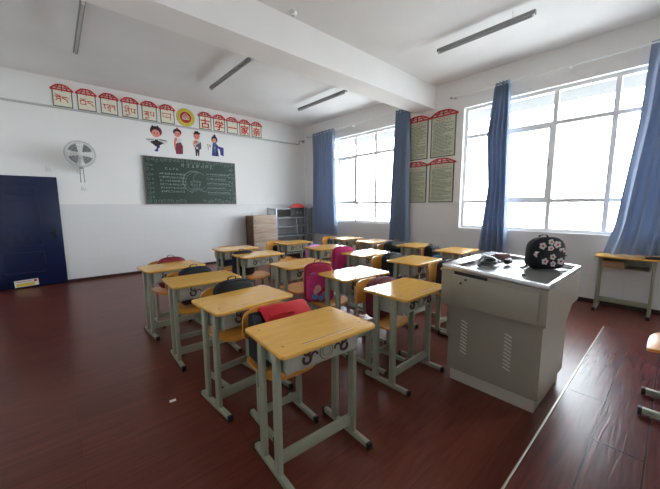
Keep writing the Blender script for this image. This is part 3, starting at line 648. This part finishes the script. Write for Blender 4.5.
# each word: (letters stacked in one cell, cell width)
WORDS = [[('se', .42), ('d', .42), ('.', .1)], [('bo', .46), ('d', .42)], [('r', .28), ('gu', .34), ('n', .32)], [('giy', .42), ('m', .38)], [('gry', .42), ('m', .38)], [('l', .8)]]
def house_frame(t, wd, ht, roof_h, fw=.014, th=.012, over=.018):
    # board with a thin frame and a red pierced roof; local x right, y into the wall, z up from the lower edge
    MB().b2(-wd / 2 + fw * .6, wd / 2 - fw * .6, -th * .6, 0, fw * .6, ht - .004).build('board', [M_CREAM if roof_h > .05 and wd < .35 else M_PAPER], t, smooth=False)
    b = MB(); b.b2(-wd / 2, -wd / 2 + fw, -th, 0, 0, ht); b.b2(wd / 2 - fw, wd / 2, -th, 0, 0, ht); b.b2(-wd / 2 + fw, wd / 2 - fw, -th, 0, 0, fw); b.build('frame', M_SFRAME, t, smooth=False)
    # roof: curved eaves, ridge, pierced tracery
    e = wd / 2 + over; y0, y1 = -th - .006, 0
    b = MB(); z0 = ht - .012
    outer = [(-e, z0 + .008), (-e * .72, z0 + roof_h * .55), (-e * .42, z0 + roof_h * .92), (-e * .2, z0 + roof_h), (e * .2, z0 + roof_h), (e * .42, z0 + roof_h * .92), (e * .72, z0 + roof_h * .55), (e, z0 + .008)]
    def bar(pts, w_):
        b.sweep([(x, (y0 + y1) / 2, z) for x, z in pts], [(-w_ / 2, (y0 - y1) / 2), (w_ / 2, (y0 - y1) / 2), (w_ / 2, (y1 - y0) / 2), (-w_ / 2, (y1 - y0) / 2)], up=Vector((0, 1, 0)))
    w_ = roof_h * .22
    bar(outer, w_); bar([(-e, z0 + .006), (e, z0 + .006)], w_ * 1.1)
    bar([(-e * .55, z0), (-e * .25, z0 + roof_h)], w_ * .7); bar([(e * .55, z0), (e * .25, z0 + roof_h)], w_ * .7); bar([(0, z0), (0, z0 + roof_h)], w_ * .7)
    bar([(-e * .62, z0 + roof_h * .5), (e * .62, z0 + roof_h * .5)], w_ * .55)
    b.build('roof', M_RED, t, smooth=False)
    b = MB(); b.b2(-.004, .004, -th - .009, -th - .0065, z0 - .03, z0 + roof_h * .35); b.build('tassel', M_SFRAME, t, smooth=False)
SIGN_G = 'red-roofed word signs above the chalkboard'
def word_sign(x, label, glyph=None, word=None):
    t = empty('word_sign', (x, YB - .0005, 3.137), label=label, cat='sign', group=SIGN_G)
    house_frame(t, .272, .292, .092)
    if glyph: text_mesh('lettering', glyph, .225, M_RED, t, (0, -.0085, .135), bold=.005)
    else:
        b = MB(); tot = sum(c for _, c in word); k = .205 / max(tot, .8); xx = -tot * k / 2
        for letters, c in word:
            cw = c * k; hh = .085 if len(word) > 1 else .13
            for ch in letters:
                for pts in LET[ch]: stroke(b, [(xx + px * cw * .9, .115 + (pz - .35) * hh) for px, pz in pts], .014, -.009)
            xx += cw
        b.build('lettering', M_RED, t, smooth=False)
pos = ['far left end of the row', 'second from the left', 'third from the left', 'fourth from the left', 'fifth from the left', 'just left of the round emblem']
for k in range(6): word_sign(.285 + .3385 * k, 'cream red-roofed sign with a red Tibetan word, ' + pos[k], word=WORDS[k])
for k, (g, d) in enumerate((('古', 'just right of the round emblem'), ('学', 'second right of the emblem'), ('一', 'a single horizontal stroke'), ('家', 'second from the right end'), ('亲', 'right end of the row'))):
    word_sign(2.770 + .3255 * k, 'cream red-roofed sign reading %s, %s' % (g, d), glyph=g)
def emblem():
    t = empty('round_emblem', (2.345, YB, 3.325), label='round yellow and red emblem between the Tibetan and Chinese word signs', cat='sign')
    MB().lathe([(0, 0), (.19, 0), (.19, -.008), (0, -.008)], n=40, axis='y').build('disc', [mat('olive_rim', srgb(150, 150, 80), .5, noise=.05)], t)
    MB().lathe([(.118, -.0065), (.182, -.0065), (.182, -.0105), (.118, -.0105), (.118, -.0065)], n=40, axis='y').build('ring', M_YELLOW, t)
    MB().lathe([(0, -.0075), (.118, -.0075), (.118, -.012), (0, -.012)], n=40, axis='y').build('centre', mat('emblem_red', srgb(176, 32, 36), .5, noise=.06), t)
    b = MB()
    for pts in ([(-.07, -.035), (-.065, .02), (-.03, .06), (0, .08), (.03, .06), (.065, .02), (.07, -.035)], [(-.07, -.04), (.07, -.04)], [(-.04, -.03), (-.035, .015), (0, .04), (.035, .015), (.04, -.03)], [(-.012, -.035), (-.012, .01)], [(.014, -.035), (.014, .01)]): stroke(b, pts, .010, -.0130)
    b.build('motif', M_CREAM, t, smooth=False)
    b = MB(); r_ = random.Random(2)
    for k in range(26):
        a = 2 * PI * k / 26; b.box((.15 * math.cos(a), -.011, .15 * math.sin(a)), (.02, .0015, .014), rot=Matrix.Rotation(-a, 3, 'Y'))
    b.build('rim_lettering', mat('olive_rim', srgb(150, 150, 80)), t, smooth=False)
emblem()

# ------------------------------------------------------------------ children stickers above the board
S_HAIR = mat('print_dark', srgb(34, 26, 30), .6, noise=.05); S_SKIN = mat('print_skin', srgb(226, 142, 124), .6, noise=.04); S_WHITE = mat('print_white', srgb(214, 212, 214), .6, noise=.03)
S_MAR = mat('print_maroon', srgb(122, 34, 58), .6, noise=.06); S_GREY = mat('print_grey', srgb(78, 76, 82), .6, noise=.06); S_BLUE = mat('print_blue', srgb(44, 48, 132), .6, noise=.06); S_ORA = mat('print_orange', srgb(222, 128, 96), .6, noise=.05); S_TEAL = mat('print_teal', srgb(60, 104, 104), .6, noise=.06)
SM = [S_HAIR, S_SKIN, S_WHITE, S_MAR, S_GREY, S_BLUE, S_ORA, S_TEAL, M_RED]
def ell(cx, cz, rx, rz, n=18, a0=0, a1=360): return [(cx + rx * math.cos(math.radians(a0 + (a1 - a0) * k / n)), cz + rz * math.sin(math.radians(a0 + (a1 - a0) * k / n))) for k in range(n + (0 if a1 - a0 == 360 else 1))]
def sticker(x, z, label, layers):
    b = MB()
    for i, (mi, poly) in enumerate(layers):
        b.mi = mi; b.prism(poly, -.0012 - .0006 * i, -.0002, 'xz')
    o = b.build('wall_sticker', SM, smooth=False, loc=(x, YB, z)); tag(o, label, 'sticker', 'cartoon children stickers above the chalkboard')
eyes = lambda cx, cz: [(0, ell(cx - .03, cz, .010, .014, 8)), (0, ell(cx + .03, cz, .010, .014, 8)), (8, ell(cx, cz - .035, .014, .006, 8))]
sticker(1.735, 2.79, 'cartoon child sticker with dark mop of hair and wide white sleeves, leftmost of four', [
 (4, [(-.10, -.02), (-.05, -.12), (-.16, -.07)]), (4, [(.10, -.02), (.05, -.12), (.17, -.07)]), (5, [(-.03, -.05), (-.005, -.05), (-.01, -.2), (-.06, -.24), (-.02, -.26), (.02, -.25), (.02, -.2), (.06, -.16), (.03, -.05)]), (0, [(-.07, -.01), (.07, -.01), (.09, -.10), (.03, -.15), (-.03, -.15), (-.09, -.10)]),
 (2, [(-.02, .015), (-.12, .0), (-.2, -.02), (-.185, -.06), (-.15, -.055), (-.14, -.11), (-.10, -.05), (-.03, -.035)]), (2, [(.02, .015), (.12, .0), (.2, -.02), (.21, -.07), (.17, -.055), (.16, -.12), (.11, -.05), (.03, -.035)]), (4, [(-.19, -.02), (-.05, -.02), (-.05, -.03), (-.19, -.035)]), (4, [(.05, .0), (.19, -.01), (.2, -.03), (.06, -.02)]),
 (3, ell(.02, .155, .095, .10)), (0, ell(-.015, .16, .095, .095)), (0, [(-.11, .19), (-.06, .27), (-.03, .235)]), (0, [(.0, .25), (.05, .275), (.05, .22)]), (1, ell(-.005, .11, .078, .078))] + eyes(-.005, .11))
sticker(2.155, 2.80, 'cartoon child sticker in a long maroon robe with white collar, second of four', [
 (3, [(-.05, -.04), (.06, -.02), (.10, -.10), (.09, -.27), (-.05, -.28), (-.065, -.15)]), (6, [(-.06, .06), (-.02, .075), (.0, .0), (-.03, -.06), (-.07, -.20), (-.085, -.06)]), (2, [(.02, .07), (.085, .03), (.02, -.03), (-.05, -.06), (-.03, .0)]), (4, [(-.05, -.07), (.05, -.05), (.06, -.07), (-.05, -.09)]),
 (0, ell(0, .185, .085, .075)), (1, ell(0, .145, .062, .062)), (8, ell(.0, .265, .022, .02)), (8, ell(.07, .17, .014, .014))] + eyes(0, .145))
sticker(2.56, 2.80, 'cartoon child sticker in hat, orange top and black trousers, third of four', [
 (0, [(-.045, -.12), (.05, -.12), (.035, -.28), (.012, -.28), (.005, -.18), (-.01, -.28), (-.04, -.28)]), (4, [(.0, .05), (.09, .03), (.095, -.10), (.04, -.15), (-.06, -.13), (-.02, -.04)]), (6, [(-.06, .06), (.0, .07), (-.01, -.03), (-.075, -.10), (-.085, .0)]), (2, [(.0, .07), (.06, .06), (.06, .01), (-.06, -.02), (-.07, -.04), (-.04, -.05), (.02, -.01)]), (2, ell(.0, -.10, .025, .025, 10)),
 (8, ell(0, .165, .066, .072)), (1, ell(0, .14, .058, .058)), (0, [(-.085, .22), (-.05, .21), (-.045, .255), (-.02, .27), (.03, .27), (.05, .25), (.085, .235), (.075, .205), (.0, .20), (-.07, .20)])] + eyes(0, .14))
sticker(2.965, 2.79, 'cartoon child sticker in a blue robe with one long trailing sleeve, rightmost of four', [
 (5, [(-.045, .07), (.045, .07), (.07, -.05), (.09, -.23), (-.08, -.23), (-.06, -.05)]), (5, [(.03, .06), (.10, .0), (.215, -.02), (.21, -.22), (.13, -.19), (.12, -.07), (.05, -.03)]), (7, [(-.025, .06), (.02, .06), (.02, -.15), (-.02, -.15)]), (6, [(-.015, -.03), (.02, -.03), (.02, -.05), (-.015, -.05)]), (0, [(.03, -.12), (.05, -.12), (.05, -.23), (.02, -.23)]),
 (0, ell(0, .15, .072, .082)), (1, ell(-.005, .125, .045, .05)), (0, ell(.005, .235, .026, .03)), (6, ell(.01, .262, .008, .014, 8)), (4, [(-.165, .03), (-.155, .035), (-.15, -.10), (-.16, -.11)]), (4, [(-.19, .0), (-.16, .02), (-.165, .005)]), (4, [(-.13, .02), (-.10, .01), (-.12, -.02), (-.11, -.06), (-.10, -.04), (-.115, -.01)])] + [(0, ell(-.022, .125, .006, .009, 8)), (0, ell(.012, .125, .006, .009, 8))])

# ------------------------------------------------------------------ chalkboard on the back wall
def chalkboard():
    x0, x1, z0, z1 = 1.452, 3.425, 1.432, 2.424
    t = empty('chalkboard', ((x0 + x1) / 2, YB, z0), label='dark green chalkboard with white chalk drawing on the back wall', cat='chalkboard')
    hw = (x1 - x0) / 2; H = z1 - z0
    MB().b2(-hw + .01, hw - .01, -.04, 0, .01, H - .01).build('panel', M_BOARD, t, smooth=False)
    b = MB(); f = .022; b.b2(-hw, hw, -.05, 0, 0, f); b.b2(-hw, hw, -.05, 0, H - f, H); b.b2(-hw, -hw + f, -.05, 0, f, H - f); b.b2(hw - f, hw, -.05, 0, f, H - f); b.build('frame', M_BFRAME, t, smooth=False)
    r_ = random.Random(11); b = MB(); Y = -.041
    def scrib(cx, cz, s, wd=.006):
        for _ in range(4):
            k = r_.random(); ax, az = r_.uniform(-.5, .5) * s, r_.uniform(-.5, .5) * s
            if k < .45: stroke(b, [(cx - s * .42, cz + az), (cx + s * .42, cz + az)], wd, Y)
            elif k < .8: stroke(b, [(cx + ax, cz + s * .48), (cx + ax, cz - s * .48)], wd, Y)
            else: stroke(b, [(cx, cz + s * .3), (cx - s * .4, cz - s * .45)], wd, Y)
    for k in range(7): scrib(-.22 + k * .105, H - .14, .075, .007)            # title
    b.build('chalk_title', M_CHALK, t, smooth=False); b = MB()
    for k in range(4): scrib(-.56 + k * .075, H - .235, .05, .005)
    for row in range(6):
        for k in range(11 - (row == 5)): scrib(-.69 + k * .048 + row * .004, H - .34 - row * .075, .042, .005)
    b.build('chalk_paragraph', M_CHALK, t, smooth=False); b = MB()
    for row in range(5):
        n = 13 - (row % 2) * 2
        for k in range(n): scrib(.30 + k * .042, H - .30 - row * .105, .036, .0045)
        stroke(b, [(.29, H - .345 - row * .105), (.86, H - .345 - row * .105)], .003, Y)
    b.build('chalk_paragraph', M_CHALK, t, smooth=False); b = MB()
    # curved drawing in the middle
    arc = lambda cx, cz, rx, rz, a0, a1, n=14: [(cx + rx * math.cos(math.radians(a0 + (a1 - a0) * k / n)), cz + rz * math.sin(math.radians(a0 + (a1 - a0) * k / n))) for k in range(n + 1)]
    stroke(b, arc(.0, .50, .24, .24, 60, 260), .010, Y); stroke(b, arc(.06, .50, .24, .22, 75, 250), .005, Y); stroke(b, arc(.12, .56, .13, .15, 40, 200), .006, Y); stroke(b, arc(.05, .47, .10, .07, 0, 340), .004, Y); stroke(b, arc(.10, .44, .15, .10, 180, 350), .004, Y)
    for k in range(9): stroke(b, arc(-.05 + k * .035, .33 - .02 * math.sin(k), .03, .03, 20 * k, 20 * k + 220, 8), .004, Y)
    for k in range(8): scrib(-.06 + (k % 4) * .06, .50 - (k // 4) * .06, .04, .004)
    b.build('chalk_drawing', M_CHALK, t, smooth=False); b = MB()
    # scroll border
    def curl(cx, cz, r, a): stroke(b, [(cx + r * (1 - k / 16) * math.cos(a + k * .55), cz + r * (1 - k / 16) * math.sin(a + k * .55)) for k in range(13)], .0045, Y)
    for k in range(22):
        xx = -hw + .08 + k * (2 * hw - .16) / 21
        curl(xx, H - .065 + r_.uniform(-.015, .015), .036, r_.uniform(0, 6)); 
        if abs(k - 10.5) > 2: curl(xx, .075 + r_.uniform(-.02, .02), .04, r_.uniform(0, 6))
    for k in range(8):
        for sx in (-1, 1): curl(sx * (hw - .075 + r_.uniform(-.015, .015)), .15 + k * .095, .042, r_.uniform(0, 6)); curl(sx * (hw - .15), .12 + k * .095 + .03, .022, r_.uniform(0, 6))
    b.build('chalk_border', M_CHALK, t, smooth=False)
chalkboard()

# ------------------------------------------------------------------ framed notices between the windows
def notice(yc, z0, wd, ht, roof, label, seed, titlen):
    t = empty('framed_notice', (XW, yc, z0), -PI / 2, label=label, cat='notice', group='framed notices between the windows')
    house_frame(t, wd, ht, roof, fw=.018, th=.014, over=.03)
    r_ = random.Random(seed); b = MB()
    nrow = 24; zt = ht - .115; zb = .05
    for k in range(nrow):
        z = zt - (zt - zb) * k / (nrow - 1); x = -wd / 2 + .05 + (.02 if k % 5 == 0 else 0); xe = wd / 2 - .045 - (r_.random() ** 3) * .2
        while x < xe:
            l_ = r_.uniform(.012, .05); b.b2(x, min(x + l_, xe), -.0105, -.008, z - .005, z + .005); x += l_ + r_.uniform(.004, .012)
    b.build('printed_text', M_INK, t, smooth=False)
    b = MB()
    for k in range(titlen):
        xc = (k - (titlen - 1) / 2) * .05; s = .026
        for _ in range(4):
            q = r_.uniform(-.5, .5) * s
            if r_.random() < .5: stroke(b, [(xc - s / 2, ht - .075 + q), (xc + s / 2, ht - .075 + q)], .005, -.0095)
            else: stroke(b, [(xc + q, ht - .075 - s / 2), (xc + q, ht - .075 + s / 2)], .005, -.0095)
    b.build('printed_title', M_RED, t, smooth=False)
notice(3.645, 2.295, .50, .755, .10, 'pale framed notice with red roof, upper left of the four, partly behind the curtain', 1, 5)
notice(3.083, 2.295, .50, .755, .10, 'pale framed notice with red roof, upper right of the four', 2, 6)
notice(3.645, 1.44, .50, .735, .09, 'pale framed notice with red roof, lower left of the four, beside the curtain', 3, 4)
notice(3.083, 1.44, .50, .745, .09, 'pale framed notice with red roof, lower right of the four', 4, 6)

# ------------------------------------------------------------------ wall fan
def fan():
    t = empty('wall_fan', (.435, 7.10, 2.31), label='white wall fan with grey blades on the back wall above the blue door edge', cat='fan')
    tilt = Matrix.Rotation(.12, 4, 'X') @ Matrix.Rotation(-.12, 4, 'Z')
    def T(b): bmesh.ops.transform(b.bm, matrix=tilt, verts=b.bm.verts[:]); return b
    b = MB(); R_ = .215
    for r, y in ((R_, 0), (R_ * .99, -.045), (R_ * .8, -.075), (R_ * .6, -.09), (R_ * .4, -.098), (R_ * .9, .055), (R_ * .6, .085)): b.tube([(r * math.cos(2 * PI * k / 40), y, r * math.sin(2 * PI * k / 40)) for k in range(40)], .0022 if r < R_ * .985 else .012, 6, True, up=Vector((0, 1, 0)))
    for k in range(24):
        a = 2 * PI * k / 24; c, s = math.cos(a), math.sin(a)
        b.tube([(r * c, y, r * s) for r, y in ((.05, -.1), (R_ * .6, -.09), (R_ * .8, -.075), (R_ * .99, -.04), (R_, 0), (R_ * .9, .055), (R_ * .6, .085), (.06, .09))], .0011, 4)
    T(b).build('cage', mat('cage_grey', srgb(196, 198, 198), .4, noise=.02), t)
    for k in range(4):
        b = MB(); a0 = PI / 4 + k * PI / 2; N_ = 6; top = []
        rings = []
        for i in range(N_ + 1):
            r = .03 + (R_ * .84 - .03) * i / N_; w_ = .16 + .62 * min(1, i / 3.2)
            ring = []
            for j in range(6):
                a = a0 + w_ * (j / 5 - .5) * 1.15; ring.append((r * math.cos(a), -.02 + .035 * (j / 5 - .5), r * math.sin(a)))
            ring2 = [(x, y + .003, z) for x, y, z in ring][::-1]; rings.append(ring + ring2)
        b.rings(rings); T(b).build('blade', mat('blade_grey', srgb(128, 130, 130), .4, noise=.04), t)
    b = MB(); b.lathe([(0, -.104), (.03, -.103), (.045, -.095), (.047, -.06), (.03, -.055), (.03, .0), (0, 0)], n=24, axis='y'); T(b).build('hub', M_WHITE, t)
    b = MB(); b.lathe([(0, .05), (.06, .06), (.075, .10), (.07, .17), (.05, .20), (0, .21)], n=24, axis='y'); T(b).build('motor_housing', M_WHITE, t)
    b = MB(); b.box((0, .19, -.15), (.045, .05, .22), bevel=.01); b.box((0, .25, -.24), (.05, .13, .05), bevel=.01); b.box((0, .305, -.22), (.10, .025, .2), bevel=.01); b.build('mounting_arm', M_WHITE, t)
    b = MB(); b.box((0, .08, -.225), (.06, .05, .05), bevel=.008); b.build('switch_box', M_GREYP, t)
    for sx in (-1, 1):
        q = MB(); q.tube([(sx * .024, .08, -.235), (sx * .026, .08, -.46)], .008, 6); p = q.build('pull_cord', M_GREYP, t)
        MB().lathe([(0, -.02), (.009, -.016), (.010, .01), (0, .02)], n=10).build('knob', M_GREYP, p, loc=(sx * .026, .08, -.47))
fan()

# ------------------------------------------------------------------ trunking, sockets, lamps
b = MB(); b.b2(XL, 5.22, YB - .03, YB, 3.100, 3.132, bevel=.003)
o = b.build('cable_trunking', mat('trunking_plastic', srgb(188, 188, 186), .5, noise=.03)); tag(o, 'white cable trunking running along the back wall under the word signs', 'trunking')
b = MB(); b.tube([(5.22, YB - .02, 3.122), (5.36, YB - .02, 3.118), (5.40, YB - .02, 3.13), (5.41, YB - .02, 3.20), (5.43, YB - .02, 3.225), (5.52, YB - .02, 3.225)], .012, 8); b.box((5.55, YB - .03, 3.22), (.06, .05, .06), bevel=.006); o = b.build('conduit_pipe', M_GREYP); tag(o, 'bent grey conduit pipe in the far corner by the window wall', 'pipe')
for i, (x, z, l_) in enumerate(((0.0, 2.045, 'small white hook plate on the back wall above the blue door'), (.46, 1.72, 'small white socket plate on the back wall below the fan'))):
    t = empty('wall_plate', (x, YB, z), label=l_, cat='wall plate'); MB().box((0, -.006, 0), (.085, .012, .085), bevel=.003).build('plate', M_WHITE, t)
    b = MB(); b.box((-.015, -.013, .005), (.006, .003, .02)); b.box((.015, -.013, .005), (.006, .003, .02)); b.build('slot', M_GREYP, t)
M_LAMP = mat('lamp_housing', srgb(140, 141, 141), .5, noise=.03); M_TUBE = mat('lamp_tube', srgb(160, 162, 163), .35)
def batten(x, y0, y1, label):
    t = empty('tube_light', (x, (y0 + y1) / 2, ZC), label=label, cat='ceiling light', group='fluorescent battens on the ceiling'); L_ = y1 - y0
    MB().prism([(-.027, -.13), (.027, -.13), (.020, -.09), (-.020, -.09)], -L_ / 2, L_ / 2, 'xz').build('housing', M_LAMP, t)
    MB().tube([(0, -L_ / 2 + .03, -.147), (0, L_ / 2 - .03, -.147)], .012, 10).build('tube', M_TUBE, t)
    for s in (-1, 1):
        MB().box((0, s * (L_ / 2 - .02), -.145), (.028, .02, .035), bevel=.004).build('lamp_holder', M_WHITE, t)
        MB().tube([(0, s * L_ * .3, -.091), (0, s * L_ * .3, 0)], .004, 8).build('hanger', M_WHITE, t)
batten(4.16, 1.25, 2.42, 'ceiling tube light near the window wall, nearest the camera'); batten(4.24, 4.30, 5.80, 'ceiling tube light beyond the beam, nearest the windows'); batten(2.305, 4.24, 5.81, 'ceiling tube light beyond the beam, above the middle desks'); batten(.408, 4.24, 5.73, 'ceiling tube light beyond the beam, at the far left')
t = empty('junction_box', (2.264, 3.175, ZC), label='small white round junction box on the ceiling beside the beam', cat='junction box')
MB().lathe([(0, -.04), (.035, -.038), (.045, -.02), (.045, 0), (0, 0)], n=20).build('cover', M_WHITE, t); MB().lathe([(0, -.05), (.012, -.048), (.012, -.036), (0, -.036)], n=12).build('screw', M_GREYP, t)

# ------------------------------------------------------------------ back corner: wooden cabinet, steel rack
def cabinet():
    t = empty('wooden_cabinet', (3.655, 6.95, 0), label='low brown wooden cabinet with a pale plank front against the back wall', cat='cabinet')
    W_, D_, H_ = .655, .40, 1.165
    MB().b2(0, .022, .02, D_, 0, H_ - .03, bevel=.002).build('side_panel', M_BROWN, t); MB().b2(W_ - .022, W_, .02, D_, 0, H_, bevel=.002).build('side_panel', M_BROWN, t)
    MB().b2(.022, W_ - .022, D_ - .012, D_, .02, H_ - .02).build('back_panel', M_BROWN, t); MB().b2(.022, W_ - .022, .02, D_ - .012, H_ - .05, H_ - .028).build('top_panel', M_PLANK, t); MB().b2(.022, W_ - .022, .02, D_ - .012, .05, .07).build('shelf', M_BROWN, t)
    d = MB(); n = 5
    for k in range(n): d.b2(.0, W_, -.002, .018, .01 + k * (H_ - .01) / n, .01 + (k + 1) * (H_ - .01) / n - .004, bevel=.003)
    do = d.build('door', M_PLANK, t)
    b = MB(); 
    for z in (.86, 1.02): b.lathe([(0, -.016), (.012, -.015), (.014, -.008), (.008, -.002), (.008, 0)], (.05, 0, z), 12, 'y')
    b.build('knob', M_DARK, do)
    for y in (.02, .36):
        MB().b2(-.012, 0, y, y + .03, 0, H_ - .02, bevel=.002).build('edge_strip', mat('dark_edging', srgb(52, 42, 36), .5, noise=.08), t)
cabinet()
o = MB().b2(-.16, .0, -.05, .05, 0, .05, bevel=.006).build('paper_stack', M_WHITE, loc=(3.88, 7.16, 1.138)); o['label'] = 'white stack of paper lying on top of the wooden cabinet'; o['category'] = 'paper'
def rack():
    t = empty('steel_rack', (4.33, 6.99, 0), label='open grey steel shelving rack in the back corner under the blue curtain', cat='shelf')
    W_, D_, H_ = 1.19, .40, 1.335
    for x in (0, .99, W_):
        for y in (0, D_):
            b = MB(); b.prism([(x - .02, y - .02), (x + .02, y - .02), (x + .02, y + .02), (x - .02, y + .02)], 0, H_); b.build('post', M_GREYM if x > .5 else mat('bright_steel', srgb(170, 176, 184), .4, .3, noise=.05), t)
    for z in (.10, .345, .59, .835, 1.075, H_ - .02):
        b = MB(); b.b2(.02, W_ - .02, -.018, D_ + .018, z - .006, z); b.b2(.02, .97, -.02, -.016, z - .03, z + .004); b.build('shelf_board', M_GREYM, t, smooth=False)
rack()
def side_rack():
    t = empty('steel_rack', (4.15, 7.06, 0), label='narrow grey steel rack end showing above the wooden cabinet', cat='shelf')
    for x in (0, .12):
        for y in (0, .30):
            MB().box((x, y, .68), (.03, .03, 1.36), bevel=.003).build('post', M_GREYM, t)
    for z in (.3, .8, 1.35): MB().b2(-.015, .135, -.015, .315, z - .02, z).build('shelf_board', M_GREYM, t)
o = MB().tube([(5.06, 6.94, .012), (4.94, 6.955, 1.02)], .012, 8).build('broom_handle', M_WHITE); tag(o, 'white pole leaning against the front of the steel rack', 'pole')
t = empty('word_sign', (5.0, 6.966, 1.082), label='dark sign with a red roof leaning on the steel rack shelf', cat='sign'); 
MB().b2(-.22, .22, -.002, .018, 0, .26).build('board', mat('sign_dark', srgb(52, 52, 50), .5, noise=.1), t, smooth=False)
b = MB(); r_ = random.Random(8)
for k in range(3):
    for _ in range(4):
        xc = -.12 + k * .12; q = r_.uniform(-.04, .04); stroke(b, [(xc - .04, .13 + q), (xc + .04, .13 + q)] if r_.random() < .5 else [(xc + q, .09), (xc + q, .17)], .008, -.003)
b.build('lettering', M_GREYP, t, smooth=False)
b = MB(); b.prism([(-.26, .25), (-.2, .31), (-.12, .355), (0, .37), (.12, .355), (.2, .31), (.26, .25)], -.012, .018, 'xz'); b.build('roof', M_RED, t, smooth=False)

# ------------------------------------------------------------------ blue door leaf folded back against the back wall
def door():
    x0, x1, z0, z1 = -.835, .083, .012, 1.905
    o = struct(MB().b2(x0, x1, YB - .055, YB - .014, z0, z1, bevel=.003).build('door_1', M_DOOR))
    def frame(b, a0, a1, c0, c1, w_=.018):
        y0, y1 = YB - .061, YB - .054
        b.b2(a0, a1, y0, y1, c0, c0 + w_, bevel=.002); b.b2(a0, a1, y0, y1, c1 - w_, c1, bevel=.002); b.b2(a0, a0 + w_, y0, y1, c0 + w_, c1 - w_, bevel=.002); b.b2(a1 - w_, a1, y0, y1, c0 + w_, c1 - w_, bevel=.002)
    b = MB()
    frame(b, x0 + .12, x1 - .27, 1.06, 1.52); frame(b, x0 + .12, x1 - .27, .25, .62)
    for k in range(4): frame(b, x0 + .12 + k * .135, x0 + .235 + k * .135, .72, .92, .012)
    for k in range(4): frame(b, x0 + .12 + k * .135, x0 + .235 + k * .135, 1.60, 1.72, .012)
    b.build('moulding', M_DOOR, o)
    h = MB(); h.box((-.01, YB - .060, .92), (.045, .012, .19), bevel=.004); h.tube([(-.005, YB - .07, .93), (-.005, YB - .10, .93), (-.10, YB - .10, .925)], .009, 8); h.build('handle', M_DARK, o)
    b = MB()
    for z in (.3, 1.0, 1.7): b.tube([(x0 - .008, YB - .03, z - .05), (x0 - .008, YB - .03, z + .05)], .01, 8)
    b.build('hinge', M_GREYP, o)
door()
t = empty('notice_sheet', (-.455, YB - .066, .03), label='white and yellow notice sheet stuck low on the blue door', cat='notice'); t.rotation_euler = (0, -.05, 0)
MB().b2(-.15, .15, 0, .006, 0, .115).build('sheet', M_WHITE, t, smooth=False); MB().b2(-.13, .10, -.001, .001, .012, .06).build('yellow_panel', M_YELLOW, t, smooth=False)
b = MB(); b.prism(circ(.022, 16, .115, .085), -.0015, .001, 'xz'); b.b2(-.12, .06, -.001, .001, .085, .095); b.build('red_mark', M_RED, t, smooth=False)
